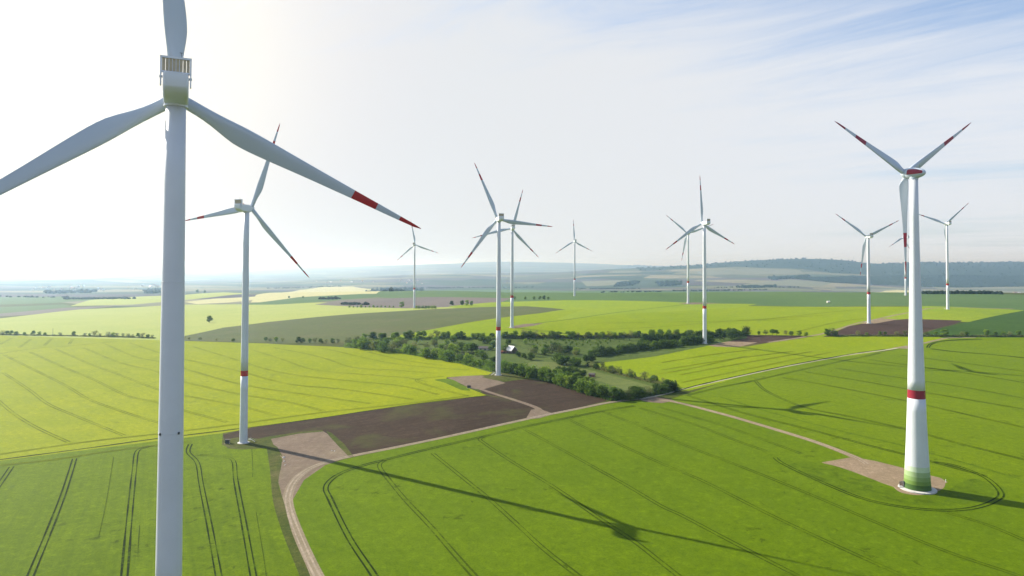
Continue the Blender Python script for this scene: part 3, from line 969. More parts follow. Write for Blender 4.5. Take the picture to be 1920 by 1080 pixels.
VB = blade_mesh('blade', 54.6, 0.018, [(0, 2.3), (0.08, 2.5), (0.24, 4.15), (0.34, 3.75), (0.5, 2.8), (0.7, 1.85), (0.88, 1.1), (0.975, 0.6), (1, 0.12)], [0.69, 0.795, 0.90], 16, 0.8, 2.3)
EB = blade_mesh('blade', 50.5, 0.03, [(0, 3.0), (0.05, 4.0), (0.11, 4.7), (0.2, 4.3), (0.32, 3.5), (0.5, 2.5), (0.75, 1.5), (0.95, 0.75), (1, 0.15)], [0.575, 0.715, 0.856], 20, 0.6, 2.4)


def prof_rings(prof, n=48):
    return [ring(r, z, n) for z, r in prof]


def interp_prof(prof, zs):
    P = sorted(prof)
    return [(z, float(np.interp(z, [p[0] for p in P], [p[1] for p in P]))) for z in zs]


def make_blades(root, me, hub_h, oh, tilt, cone, ph, parent_list):
    tl, co = R(tilt), R(cone)
    a = Vector((0, math.cos(tl), math.sin(tl)))
    u = Vector((1, 0, 0))
    v = u.cross(a)
    hub = Vector((0, oh * math.cos(R(5)), hub_h + oh * math.sin(R(5))))
    for k in range(3):
        an = R(ph) + k * 2 * math.pi / 3
        rad = math.cos(co) * (math.sin(an) * u + math.cos(an) * v) + math.sin(co) * a
        rad.normalize()
        yy = (a - rad * a.dot(rad)).normalized()
        xx = yy.cross(rad)
        o = bpy.data.objects.new('blade', me)
        COL.objects.link(o)
        o.parent = root
        o.matrix_local = Matrix(((xx.x, yy.x, rad.x, hub.x), (xx.y, yy.y, rad.y, hub.y), (xx.z, yy.z, rad.z, hub.z), (0, 0, 0, 1)))
    return hub, a


def sq_ring(w_, h_, y, zc, r=0.45, n=5, zb=None, wb=None):
    """rounded rectangle in the x-z plane at y"""
    pts = []
    hw, hh = w_ / 2, h_ / 2
    for cx_, cz_, a0 in ((hw - r, hh - r, 0), (-hw + r, hh - r, 90), (-hw + r, -hh + r, 180), (hw - r, -hh + r, 270)):
        for i in range(n + 1):
            t = R(a0 + 90 * i / n)
            x = cx_ + r * math.cos(t)
            z = cz_ + r * math.sin(t)
            if wb and z < 0:
                x *= wb
            pts.append((x, y, zc + z))
    return pts


def wind_turbine(key, label, scale_r=1.0, big=False):
    x, y, hz, bz, yaw, ph, tilt, cone = TURB[key]
    gz = drop(x, y)
    root = empty('wind_turbine', (x, y, gz), -R(yaw))
    tag(root, label, 'wind turbine', 'white wind turbines standing in the fields')
    hh = hz - gz
    top = hh - 2.05
    # tower
    prof = [(0, 2.30), (6, 2.24), (30, 2.12), (60, 2.02), (90, 1.88), (115, 1.70), (145, 1.52)]
    prof = [(z, r * scale_r) for z, r in prof]
    zb0, zb1 = 39.5, 42.8
    mb = MB()
    seams = [0, 0.3]
    lo = interp_prof(prof, [-1.5, 0, 8, 16, 24, 32, zb0])
    hi_z = [zb1, 52, 64, 76, 88, 100, 110, 120, top]
    hi = interp_prof(prof, [z for z in hi_z if z < top] + [top])
    mb.loft(prof_rings(lo))
    mb.loft(prof_rings(hi))
    # flange seams between tower sections
    for z in (21, 48, 75, 102):
        if z < top:
            r = interp_prof(prof, [z])[0][1]
            mb.loft([ring(r - 0.05, z - 0.09, 48), ring(r + 0.025, z - 0.07, 48), ring(r + 0.025, z + 0.07, 48), ring(r - 0.05, z + 0.09, 48)], caps=False)
    tw = mb.build('tower', M['off_white'], root, smooth=True)
    sharp_caps(tw)
    bm_ = MB().loft(prof_rings(interp_prof(prof, [zb0, zb1])), caps=False)
    bm_.build('warning_band', M['red'], tw, smooth=True)
    # entrance side faces the photographer's side of the yard
    r0 = prof[0][1]
    f = MB()
    f.loft([ring(r0 + 1.1, -1.0, 40), ring(r0 + 1.1, 0.22, 40), ring(r0 + 0.2, 0.34, 40)], caps=True)
    f.build('foundation', M['concrete'], root, smooth=False)
    da = R({'T2': 20, 'T3': 195, 'T1': 60}.get(key, 120) + yaw)
    c, s = math.cos(da), math.sin(da)
    rot = Matrix.Rotation(da, 3, 'Z')
    d = MB()
    d.box((c * (r0 - 0.02), s * (r0 - 0.02), 3.0), (0.22, 0.95, 2.1), rot=rot)
    d.build('door', M['dark'], tw)
    st = MB()
    st.box((c * (r0 + 0.9), s * (r0 + 0.9), 1.85), (1.7, 1.4, 0.10), rot=rot)
    for k in range(8):
        q = r0 + 1.9 + k * 0.28
        st.box((c * q, s * q, 1.7 - k * 0.2), (0.28, 1.0, 0.05), rot=rot)
    for sg in (-0.55, 0.55):
        ox, oy = -s * sg, c * sg
        st.tube((c * (r0 + 1.7) + ox, s * (r0 + 1.7) + oy, 2.8), (c * (r0 + 4.1) + ox, s * (r0 + 4.1) + oy, 1.1), 0.03)
        st.tube((c * (r0 + 1.7) + ox, s * (r0 + 1.7) + oy, 1.8), (c * (r0 + 4.1) + ox, s * (r0 + 4.1) + oy, 0.1), 0.06)
        st.tube((c * (r0 + 4.1) + ox, s * (r0 + 4.1) + oy, 0.1), (c * (r0 + 4.1) + ox, s * (r0 + 4.1) + oy, 1.1), 0.03)
        st.tube((c * (r0 + 1.7) + ox, s * (r0 + 1.7) + oy, 0.1), (c * (r0 + 1.7) + ox, s * (r0 + 1.7) + oy, 2.8), 0.03)
        st.tube((c * (r0 + 0.1) + ox, s * (r0 + 0.1) + oy, 2.8), (c * (r0 + 1.7) + ox, s * (r0 + 1.7) + oy, 2.8), 0.03)
    st.build('entrance_stair', M['steel'], root)
    # nacelle, local +Y is upwind
    n = MB()
    rr = [sq_ring(3.3, 3.3, 3.1, hh + 0.15, 0.8), sq_ring(3.9, 3.9, 2.5, hh + 0.05, 0.7), sq_ring(4.1, 4.1, 0, hh, 0.55), sq_ring(4.1, 4.1, -5.5, hh, 0.55),
          sq_ring(4.0, 3.5, -7.6, hh + 0.30, 0.5), sq_ring(3.8, 2.7, -8.6, hh + 0.62, 0.45), sq_ring(3.5, 2.3, -8.8, hh + 0.70, 0.4)]
    n.loft([r[::-1] for r in rr])
    # yaw bearing collar under the body
    n.loft([ring(1.95 * min(scale_r, 1.1), hh - 2.35, 40), ring(1.95 * min(scale_r, 1.1), hh - 1.98, 40)])
    # hatch line rails on the roof
    n.box((0, -2.0, hh + 2.09), (1.4, 2.4, 0.08))
    for sx in (-1.7, 1.7):
        n.tube((sx, -5.6, hh + 2.35), (sx, 1.8, hh + 2.35), 0.04, n=6)
        for k in range(5):
            n.tube((sx, -5.4 + k * 1.7, hh + 2.0), (sx, -5.4 + k * 1.7, hh + 2.35), 0.03, n=6)
    nac = n.build('nacelle', M['white'], root, smooth=False)
    smooth_angle(nac, 35)
    # cooler: an upright louvred panel above the rear of the roof
    yc, zc_, wc, hc = -7.4, hh + 3.35, 4.9, 2.5
    c_ = MB()
    for sx in (-1, 1):
        c_.box((sx * (wc / 2 - 0.14), yc, zc_ - 0.1), (0.28, 0.75, hc + 0.2))
    c_.box((0, yc, zc_ + hc / 2 + 0.02), (wc + 0.02, 0.80, 0.34))
    c_.box((0, yc, zc_ - hc / 2 - 0.02), (wc - 0.58, 0.72, 0.26))
    for sx in (-1, 1):        # side cheeks reaching down past the body
        c_.box((sx * (wc / 2 - 0.12), yc - 0.05, hh + 0.9), (0.22, 1.0, 2.4), taper=1.0)
        c_.box((sx * 2.3, yc, hh + 1.2), (0.5, 0.5, 0.3))
    cf = c_.build('cooler_frame', M['white'], root)
    sl_ = MB()
    nsl = 8
    ww = (wc - 0.56) / nsl
    for k in range(nsl):
        cx_ = -wc / 2 + 0.28 + ww * (k + 0.5)
        sl_.box((cx_, yc, zc_), (ww * 0.85, 0.40, hc - 0.28))
    sl_.build('cooler_louvres', M['grill'], cf)
    for sx in (-1, 1):
        br = MB()
        br.box((sx * 1.9, yc + 1.7, hh + 2.45), (0.22, 2.2, 0.16), rot=Matrix.Rotation(R(-28), 3, 'X'))
        br.build('cooler_brace', M['red'], cf)
    an = MB()
    an.tube((0.8, yc, zc_ + 1.3), (0.8, yc, zc_ + 2.3), 0.04, n=6)
    an.box((0.8, yc, zc_ + 2.3), (0.5, 0.08, 0.08))
    an.build('wind_vane', M['dark'], root)
    oh = 4.5
    hub, a = make_blades(root, VB, hh, oh, tilt, cone, ph, None)
    q = a.to_track_quat('Z', 'Y')
    hb = MB()
    pr = [(-1.7, 1.5), (-1.3, 1.65), (0, 1.72), (0.9, 1.55), (1.7, 1.15), (2.2, 0.65), (2.4, 0.15)]
    hb.loft([[tuple(hub + q @ Vector(p)) for p in ring(r, z, 32)] for z, r in pr])
    h = hb.build('hub', M['white'], root, smooth=True)
    sharp_caps(h)
    return root, tw, prof


def sharp_caps(o):
    me = o.data
    for p in me.polygons:
        if len(p.vertices) > 4:
            p.use_smooth = False


def smooth_angle(o, deg):
    me = o.data
    bm = bmesh.new()
    bm.from_mesh(me)
    for f in bm.faces:
        f.smooth = True
    for e in bm.edges:
        if len(e.link_faces) == 2 and e.calc_face_angle() > R(deg):
            e.smooth = False
    bm.to_mesh(me)
    bm.free()


r1, tw1, prof1 = wind_turbine('T1', 'nearest wind turbine, its thick white tower running out of the bottom of the view', 1.05, big=True)
lz = 75.0
rl_ = interp_prof(prof1, [lz])[0][1]
for k in range(4):
    an_ = R(yaw_ := TURB['T1'][4]) + R(-118 + 90 * k)
    b_ = MB()
    b_.box((math.cos(an_) * (rl_ + 0.05), math.sin(an_) * (rl_ + 0.05), lz), (0.30, 0.28, 0.42), rot=Matrix.Rotation(an_, 3, 'Z'))
    b_.build('obstruction_light', M['dark'], tw1)
wind_turbine('T2', 'white turbine whose long shadow crosses the gravel pad and the front wheat field')
wind_turbine('T3', 'white turbine at the hedge corner between pink gravel pad and brown ploughed field')
wind_turbine('T4', 'turbine standing on a small gravel pad in the barley just behind the central turbine')
wind_turbine('T5', 'small distant turbine by a clump of bushes at the edge of the violet fallow')
wind_turbine('T6', 'smallest turbine, alone on the far plateau between two hedge lines')
wind_turbine('T7', 'white turbine at the tip of the dark wood beside a tan gravel pad')
wind_turbine('T8', 'far slender turbine at the front edge of the blue green cereal, behind a nearer rotor')
wind_turbine('T9', 'turbine on a pale pad at the corner of the red brown ploughed field')
wind_turbine('T10', 'turbine at the back edge of the bright field just beyond the tapered tower')
wind_turbine('T11', 'distant turbine mostly hidden behind the hanging blade of the green footed turbine')


def concrete_turbine():
    x, y, hz, bz, yaw, ph, tilt, cone = TURB['E']
    gz = drop(x, y)
    root = empty('wind_turbine', (x, y, gz), -R(yaw))
    tag(root, 'tapered concrete turbine with green rings at its foot and a crimson sided egg shaped nacelle', 'wind turbine', 'white wind turbines standing in the fields')
    hh = hz - gz
    P = [(-1.2, 5.95), (0, 5.92), (4, 5.62), (10, 5.22), (20, 4.70), (32, 4.22), (43, 3.85), (47, 3.74), (62, 3.34), (80, 2.84), (100, 2.38), (120, 2.00), (135, 1.80), (hh - 2.4, 1.72)]
    zs = [-1.2, 0.5, 2.9, 4.7, 6.6, 8.9, 11.3, 15.0, 18.7, 22.4, 26.1, 29.8, 33.5, 37.2, 43.2, 47.2, 52, 60, 70, 80, 90, 100, 110, 120, 130, hh - 2.4]
    mats = [M['off_white'], M['crimson'], M['green4'], M['green3'], M['green2'], M['green1'], M['green0']]
    mis = []
    for a, b in zip(zs[:-1], zs[1:]):
        m_ = (a + b) / 2
        mis.append(2 if m_ < 2.9 else 3 if m_ < 4.7 else 4 if m_ < 6.6 else 5 if m_ < 8.9 else 6 if m_ < 11.3 else 0)
    lo_i = zs.index(43.2)
    mb = MB()
    pr = prof_rings(interp_prof(P, zs), 64)
    mb.loft(pr[:lo_i + 1], mis=mis[:lo_i])
    mb.loft(pr[lo_i + 1:], mis=mis[lo_i + 1:])
    # joint lips between the cast rings
    for z in list(range(15, 43, 4)) + list(range(51, 100, 4)):
        r = interp_prof(P, [z])[0][1]
        mb.loft([ring(r - 0.02, z - 0.05, 64), ring(r + 0.012, z, 64), ring(r - 0.02, z + 0.05, 64)], caps=False)
    tw = mb.build('tower', mats, root, smooth=True)
    sharp_caps(tw)
    bm_ = MB().loft(pr[lo_i:lo_i + 2], caps=False)
    bm_.build('warning_band', M['crimson'], tw, smooth=True)
    f = MB()
    f.loft([ring(8.1, -1.2, 64), ring(8.1, 0.28, 64), ring(6.0, 0.40, 64)])
    f.build('foundation', M['concrete'], root)
    da = R(150)
    c, s = math.cos(da), math.sin(da)
    rot = Matrix.Rotation(da, 3, 'Z')
    d = MB()
    d.box((c * 5.9, s * 5.9, 1.9), (0.5, 1.2, 2.5), rot=rot)
    d.build('door', M['dark'], tw)
    st = MB()
    st.box((c * 7.2, s * 7.2, 0.55), (1.6, 1.6, 0.3), rot=rot)
    st.box((c * 8.2, s * 8.2, 0.42), (0.5, 1.6, 0.2), rot=rot)
    st.build('entrance_stair', M['steel'], root)
    # egg shaped nacelle
    oh = 4.8
    zt = R(3.0)
    ax = Vector((0, math.cos(zt), math.sin(zt)))
    q = ax.to_track_quat('Z', 'Y')
    cen = Vector((0, 0, hh))
    n = MB()
    nn = 48
    prs = [(-6.2, 0.12), (-6.0, 0.65), (-5.5, 1.15), (-4.7, 1.62), (-3.6, 2.05), (-2.3, 2.38), (-0.8, 2.60), (0.6, 2.70), (1.8, 2.70), (2.6, 2.64), (3.0, 2.56)]
    rings = [[tuple(cen + q @ Vector(p)) for p in ring(r, z, nn)] for z, r in prs]
    k0 = len(n.v)
    n.loft(rings)
    # crimson panels on both flanks
    for fi, fc in enumerate(n.f):
        if len(fc) != 4:
            continue
        p = sum((Vector(n.v[i]) for i in fc), Vector()) / 4
        ang = math.degrees(math.atan2(p.z - hh - p.y * math.sin(zt), abs(p.x)))
        if -5.2 < p.y < 1.9 and -12 < ang < 48:
            n.m[fi] = 1
    # neck down to the tower
    n.loft([ring(1.85, hh - 3.0, 40), ring(1.98, hh - 2.3, 40), ring(1.95, hh - 1.6, 40)])
    nac = n.build('nacelle', [M['blade'], M['crimson']], root, smooth=True)
    smooth_angle(nac, 40)
    t_ = MB()
    t_.tube((0, -3, hh + 2.3), (0, -3, hh + 3.6), 0.05, n=6)
    t_.box((0, -3, hh + 3.6), (0.7, 0.1, 0.1))
    t_.build('wind_vane', M['dark'], root)
    hub, a = make_blades(root, EB, hh, oh, tilt, cone, ph, None)
    q = a.to_track_quat('Z', 'Y')
    hb = MB()
    pr = [(-1.7, 2.40), (-1.4, 2.58), (-0.5, 2.52), (0.4, 2.25), (1.1, 1.80), (1.7, 1.25), (2.1, 0.6), (2.2, 0.1)]
    hb.loft([[tuple(hub + q @ Vector(p)) for p in ring(r, z, 40)] for z, r in pr])
    h = hb.build('hub', M['blade'], root, smooth=True)
    sharp_caps(h)


concrete_turbine()


# ------------------------------------------------------------------ trees
def crown_verts(hgt, wid, n_clump, n_leaf, leaf, rs, base=0.22, conic=False):
    r = np.random.default_rng(rs)
    cl = []
    for i in range(n_clump):
        zf = r.uniform(base, 0.92)
        if conic:
            rad = wid / 2 * (1.05 - zf) * 0.9
        else:
            rad = wid / 2 * math.sqrt(max(0.05, 1 - ((zf - 0.52) / 0.5) ** 2)) * 0.72
        an = r.uniform(0, 2 * math.pi)
        q = rad * math.sqrt(r.uniform(0.1, 1))
        cl.append((q * math.cos(an), q * math.sin(an), zf * hgt, wid * r.uniform(0.16, 0.27) * (0.7 if conic else 1)))
    cl = np.array(cl)
    V, Fc = [], []
    for i in range(n_leaf):
        c = cl[r.integers(len(cl))]
        d = r.normal(0, 1, 3)
        d /= np.linalg.norm(d)
        p = c[:3] + d * c[3] * r.uniform(0.55, 1.08) * np.array([1, 1, 0.85])
        if p[2] < 0.35:
            p[2] = 0.35 + r.uniform(0, 0.5)
        nrm = d + r.normal(0, 0.55, 3)
        nrm /= np.linalg.norm(nrm)
        t = np.cross(nrm, r.normal(0, 1, 3))
        t /= np.linalg.norm(t) + 1e-9
        b = np.cross(nrm, t)
        s = leaf * r.uniform(0.6, 1.3)
        k = len(V)
        V += [tuple(p - t * s - b * s * 0.6), tuple(p + t * s * 0.9 - b * s * 0.7), tuple(p + t * s + b * s * 0.6), tuple(p - t * s * 0.8 + b * s * 0.75)]
        Fc.append((k, k + 1, k + 2, k + 3))
    return V, Fc, cl


def tree_meshes(hgt, wid, m, rs, n_clump=14, n_leaf=900, leaf=0.32, base=0.22, conic=False, trunk_r=0.2):
    V, Fc, cl = crown_verts(hgt, wid, n_clump, n_leaf, leaf, rs, base, conic)
    cr = mesh_obj('crown', V, Fc, M[m])
    mb = MB()
    r = random.Random(rs)
    th = hgt * (0.45 if not conic else 0.8)
    pts = [Vector((0, 0, -0.6)), Vector((r.uniform(-.15, .15), r.uniform(-.15, .15), th * 0.5)), Vector((r.uniform(-.3, .3), r.uniform(-.3, .3), th))]
    mb.tube(pts[0], pts[1], trunk_r * 1.3, trunk_r, 7)
    mb.tube(pts[1], pts[2], trunk_r, trunk_r * 0.6, 7)
    for c in cl[:min(9, len(cl))]:
        e = Vector(c[:3])
        s = pts[1].lerp(pts[2], r.uniform(0.2, 1))
        mb.tube(s, s.lerp(e, 0.95), trunk_r * 0.45, trunk_r * 0.12, 5)
    tr = mb.build('trunk', M['bark'])
    out = (cr.data, tr.data)
    bpy.data.objects.remove(cr)
    bpy.data.objects.remove(tr)
    return out


KIND = {   # height, width of the prototype and words
    'oak': [tree_meshes(9, 9, 'leaf_dark', s, 16, 1100, 0.36) for s in (1, 2)],
    'ash': [tree_meshes(9, 7.5, 'leaf_mid', s, 14, 950, 0.33) for s in (3, 4, 5)],
    'maple': [tree_meshes(9, 8.5, 'leaf_light', s, 15, 1000, 0.33) for s in (6, 7)],
    'plum': [tree_meshes(9, 9, 'leaf_grey', s, 16, 620, 0.26, 0.3) for s in (8, 9)],
    'shrub': [tree_meshes(9, 11, 'leaf_mid', s, 16, 950, 0.40, 0.08) for s in (10, 11)],
    'shrub_dark': [tree_meshes(9, 11, 'leaf_dark', s, 16, 950, 0.40, 0.08) for s in (12, 13)],
    'poplar': [tree_meshes(9, 4.6, 'leaf_dark', s, 16, 700, 0.34, 0.08, True) for s in (14, 15)],
}
WORDS = {'oak': 'dark round', 'ash': 'mid green', 'maple': 'fresh light green', 'plum': 'sparse grey brown', 'shrub': 'low bushy green', 'shrub_dark': 'low bushy dark', 'poplar': 'narrow dark'}
TENS = {2: 'twenty', 3: 'thirty', 4: 'forty', 5: 'fifty', 6: 'sixty', 7: 'seventy'}
ORD = ['', 'first', 'second', 'third', 'fourth', 'fifth', 'sixth', 'seventh', 'eighth', 'ninth', 'tenth', 'eleventh', 'twelfth', 'thirteenth', 'fourteenth', 'fifteenth',
       'sixteenth', 'seventeenth', 'eighteenth', 'nineteenth']


def ordw(n):
    if n < 20:
        return ORD[n]
    if n % 10 == 0:
        return TENS[n // 10][:-1] + 'ieth'
    return TENS[n // 10] + '-' + ORD[n % 10]


NT_ = [0]


def tree(p, h, kind, label, group, wscale=1.0):
    cm, tm = random.choice(KIND[kind])
    nm = 'shrub' if kind.startswith('shrub') else 'tree'
    o = empty(nm, p, random.uniform(0, 6.28))
    s = h / 9.0
    o.scale = (s * wscale * random.uniform(0.88, 1.15), s * wscale * random.uniform(0.88, 1.15), s)
    tag(o, label, nm, group)
    for n_, m_ in (('crown', cm), ('trunk', tm)):
        c = bpy.data.objects.new(n_, m_)
        COL.objects.link(c)
        c.parent = o
    NT_[0] += 1
    return o


def tree_row(pts, hpx, kinds, where, group, n=None, jit=3.0, jy=None):
    """trees along a pixel polyline (or at its points when n is None), height in photo pixels"""
    P = np.array(pts, float)
    if n:
        g = G(P)[:, :2]
        d = np.r_[0, np.cumsum(np.hypot(*np.diff(P, axis=0).T))]
        s = (np.arange(n) + 0.5 + rng.uniform(-0.3, 0.3, n)) / n * d[-1]
        us = np.interp(s, d, P[:, 0])
        vs2 = np.interp(s, d, P[:, 1]) + (rng.uniform(-jy, jy, n) if jy else 0)
        pos = ground_at(us, vs2)
        pos[:, :2] += rng.normal(0, jit, (n, 2)) * 0.5
        hp = [random.uniform(*hpx) if hasattr(hpx, '__len__') else hpx for _ in range(n)]
    else:
        pos = G(P[:, :2])
        hp = [p[2] if len(p) > 2 else hpx for p in pts]
    for i, (q, h) in enumerate(zip(pos, hp)):
        D = q[1]
        hm = h * 1.12 * D / F
        k = random.choice(kinds)
        tree(Vector((q[0], q[1], drop(q[0], q[1]) - 0.15)), hm, k, '%s %s %s, %s %s' % (WORDS[k].split()[0], 'bush' if k.startswith('shrub') else 'tree', where[0], ordw(i + 1), where[1]), group, 1.18)


rowL = [(5, 628, 8), (13, 628, 7), (21, 628.5, 8), (30, 628.5, 7), (46, 629, 6), (62, 629, 8), (73, 629, 7), (84, 629.5, 6), (112, 630, 6), (138, 630, 8), (160, 631, 6), (168, 631, 6),
        (178, 631, 10), (188, 631.5, 6), (203, 632, 9), (212, 632, 8), (220, 632, 7), (230, 632.5, 7), (240, 633, 7), (249, 633, 6), (259, 633.5, 8), (268, 634, 9), (277, 634, 7), (286, 634.5, 6)]
tree_row(rowL, 7, ['ash', 'plum'], ('behind the left barley', 'from the far left'), 'trees along the far edge of the left barley field')
tree_row([(355, 637, 4), (375, 638, 6), (405, 639, 4), (437, 640, 5), (498, 641, 8), (507, 641, 7), (518, 641, 9), (529, 641.5, 8), (559, 643, 10), (567, 643, 8), (581, 643, 8),
          (591, 643, 9), (602, 643.5, 8), (612, 643.5, 7), (624, 644, 9), (633, 644, 8)], 7, ['ash', 'oak', 'plum'],
         ('below the olive field', 'from the nearest tower'), 'trees below the olive field')
# outer hedge of the meadow, from its far corner round to the road
G1 = 'trees of the hedge round the meadow'
tree_row([(650, 650), (700, 655), (760, 663), (820, 672)], (12, 18), ['ash', 'shrub', 'plum', 'ash'], ('in the meadow hedge by the barley', 'from its corner'), G1, 17, jit=6, jy=3)
tree_row([(822, 673), (860, 680), (900, 688), (926, 695)], (12, 17), ['shrub', 'ash', 'maple'], ('in the hedge left of the central tower', 'towards it'), G1, 14)
tree_row([(946, 698), (975, 703), (1005, 709), (1040, 718)], (14, 19), ['shrub', 'ash', 'oak'], ('in the ploughed field hedge', 'from the central tower'), G1, 15)
tree_row([(1042, 720), (1070, 728), (1100, 738), (1150, 751)], (15, 22), ['ash', 'oak', 'maple', 'ash', 'shrub'], ('in the thick hedge end', 'towards the junction'), G1, 18)
tree_row([(1010, 700), (1040, 708), (1080, 716), (1110, 724)], (11, 16), ['maple', 'ash', 'ash'], ('in the inner thick hedge', 'from the central tower'), G1, 12)
tree_row([(1150, 747), (1175, 749), (1200, 745), (1235, 738), (1270, 730)], (13, 20), ['poplar', 'oak', 'plum', 'shrub_dark', 'plum'], ('in the clump by the junction', 'from the ploughed field'), G1, 17)
tree_row([(1100, 686), (1140, 697), (1180, 707), (1262, 726)], (7, 14), ['shrub_dark', 'plum', 'poplar'], ('in the pale meadow hedge', 'from the dark wood'), G1, 20)
# back row
G2 = 'trees of the back hedge of the meadow'
tree_row([(655, 640), (700, 638), (760, 636), (850, 635), (925, 636)], (9, 15), ['ash', 'oak', 'plum'], ('in the left back hedge', 'from the olive field'), G2, 22, jy=1)
tree_row([(942, 634), (1000, 633), (1060, 633.5), (1110, 633.5)], (8, 14), ['ash', 'plum', 'shrub_dark'], ('in the middle back hedge', 'from the central tower'), G2, 16, jy=.5)
tree_row([(1112, 633.5), (1180, 633), (1240, 632.5), (1300, 630)], (8, 13), ['plum', 'ash', 'shrub'], ('in the right back hedge', 'towards the dark wood'), G2, 18, jy=.5)
# dark belt
G3 = 'trees of the dark wood across the meadow'
tree_row([(1205, 641), (1250, 637), (1300, 634), (1345, 630), (1395, 627)], (9, 14), ['shrub_dark', 'oak', 'shrub_dark'], ('in the upper dark wood', 'from the meadow'), G3, 20, jit=5, jy=1)
tree_row([(1120, 668), (1160, 662), (1200, 656), (1250, 651), (1305, 644), (1335, 641)], (11, 15), ['shrub_dark', 'oak', 'shrub_dark', 'ash'], ('in the lower dark wood', 'from the meadow'), G3, 26, jit=4, jy=1)
tree_row([(1345, 638), (1395, 631)], (12, 16), ['oak', 'poplar'], ('at the tip of the dark wood', 'right of the tower'), G3, 6)
tree_row([(1000, 668), (1040, 662), (1085, 666), (1110, 668)], (10, 16), ['ash', 'plum', 'oak'], ('in the loose copse by the barn', 'from the barn'), G3, 14, jit=8, jy=6)
tree_row([(1040, 680), (1060, 686), (1090, 682), (1105, 676)], (12, 18), ['oak', 'ash', 'shrub_dark'], ('in front of the loose copse', 'from the pale meadow'), G3, 9, jit=6, jy=3)
# scattered in the orchard
G4 = 'scattered orchard trees'
tree_row([(700, 649, 10), (722, 646, 12), (745, 652, 14), (762, 648, 11), (780, 645, 13), (800, 654, 12), (815, 646, 12), (828, 660, 14), (838, 648, 11), (850, 643, 13), (858, 664, 15), (846, 668, 16)],
         10, ['ash', 'plum', 'maple'], ('standing loose in the orchard', 'from its far corner'), G4)
tree_row([(868, 661, 17), (879, 663, 18), (888, 661, 16), (922, 656, 15), (946, 661, 14), (953, 646, 9), (985, 645, 9), (972, 669, 9), (984, 673, 10), (996, 675, 12), (908, 676, 12), (925, 682, 12), (905, 643, 13), (915, 643, 13)],
         12, ['oak', 'oak', 'ash'], ('near the farm sheds', 'from the orchard'), G4)
tree_row([(1048, 702, 13), (1060, 703, 14), (1072, 704, 15), (1082, 705, 15), (1092, 707, 12)], 13, ['oak'], ('in the clump in the pale meadow', 'from the hedge'), G4)
sap = tree_meshes(9, 7, 'leaf_mid', 33, 8, 260, 0.62, 0.25)
k = 0
for row, v0 in enumerate((638.5, 641.5, 645, 649)):
    for u in np.arange(985 + 6 * row, 1190 - 22 * row, 13):
        p = gp(u + rng.uniform(-3, 3), v0 + rng.uniform(-.6, .6))
        k += 1
        o = empty('sapling', p, random.uniform(0, 6))
        s_ = random.uniform(0.22, 0.42)
        o.scale = (s_, s_, s_)
        tag(o, 'young orchard tree planted in loose rows on the rough meadow grass', 'sapling', 'young trees in rows on the meadow')
        for n_, m_ in (('crown', sap[0]), ('trunk', sap[1])):
            c = bpy.data.objects.new(n_, m_)
            COL.objects.link(c)
            c.parent = o
tree_row([(690, 646), (760, 650), (830, 656), (905, 668)], (10, 15), ['ash', 'maple', 'plum', 'ash'], ('in the middle of the orchard', 'towards the central tower'), G4, 14, jit=10, jy=5)
# right hand row
G5 = 'trees along the lane behind the right hand fields'
tree_row([(1398, 628, 15), (1423, 628, 7), (1436, 628, 9), (1448, 628.5, 10), (1456, 628.5, 9), (1474, 629, 9), (1484, 629, 8), (1498, 629, 9), (1511, 630, 7)], 9, ['ash', 'plum'], ('past the tip of the wood', 'from the wood'), G5)
tree_row([(1552, 629.5, 12), (1560, 629.5, 13), (1566, 629.5, 9), (1609, 629.5, 9), (1625, 629.5, 6), (1651, 629.5, 8), (1660, 629.5, 7), (1682, 629.5, 8), (1698, 629.5, 9), (1739, 630, 8), (1755, 630, 8),
          (1771, 630, 12), (1805, 630, 8), (1813, 630, 8), (1850, 630, 12), (1866, 630, 8), (1882, 630, 8), (1893, 630, 8), (1910, 630, 10), (1925, 630, 8)], 8, ['ash', 'plum'],
         ('in the row by the brown field', 'from the track'), G5)
tree(gp(393, 604.5), 12 * gp(393, 604.5).y / F, 'oak', 'lone round tree in the middle of the pale green field', 'trees out in the far fields')
for i, (u, v, h, k, lb) in enumerate([(370, 549, 6, 'oak', 'left one of a pair of far round trees above the flowering field'), (384, 549.5, 5, 'oak', 'right one of a pair of far round trees above the flowering field'),
                                      (753, 577, 12, 'ash', 'solitary tree in the bushes left of the small distant turbine'), (847, 573, 9, 'oak', 'first of the round trees on the violet fallow'),
                                      (866, 573, 10, 'oak', 'second of the round trees on the violet fallow'), (875, 573, 11, 'ash', 'third of the round trees on the violet fallow'),
                                      (884, 573, 9, 'ash', 'fourth of the round trees on the violet fallow'), (965, 562, 7, 'ash', 'small tree beside the band of the turbine on the barley pad'),
                                      (542, 559, 4, 'oak', 'small round tree on the stripe of blue green crop'), (568, 559, 4, 'oak', 'small round tree further along the blue green stripe'),
                                      (985, 562, 6, 'ash', 'leftmost of the bushes on the far plateau edge'), (1001, 562, 7, 'ash', 'second bush on the far plateau edge'),
                                      (1012, 562, 7, 'oak', 'third bush on the far plateau edge'), (1020, 562, 8, 'oak', 'tallest bush on the far plateau edge'), (1028, 562, 6, 'ash', 'last bush on the far plateau edge')]):
    p = gp(u, v)
    tree(p, h * p.y / F, k, lb, 'trees out in the far fields')
for u in list(np.arange(655, 740, 7.5)) + list(np.arange(780, 822, 6)):
    p = gp(u, 576.5 if u < 745 else 578.5)
    tree(p, (random.uniform(2.5, 4.5) if u < 745 else 5) * p.y / F, 'shrub', 'bush in the low broken hedge at the edge of the violet fallow', 'bushes at the edge of the violet fallow', 1.3)


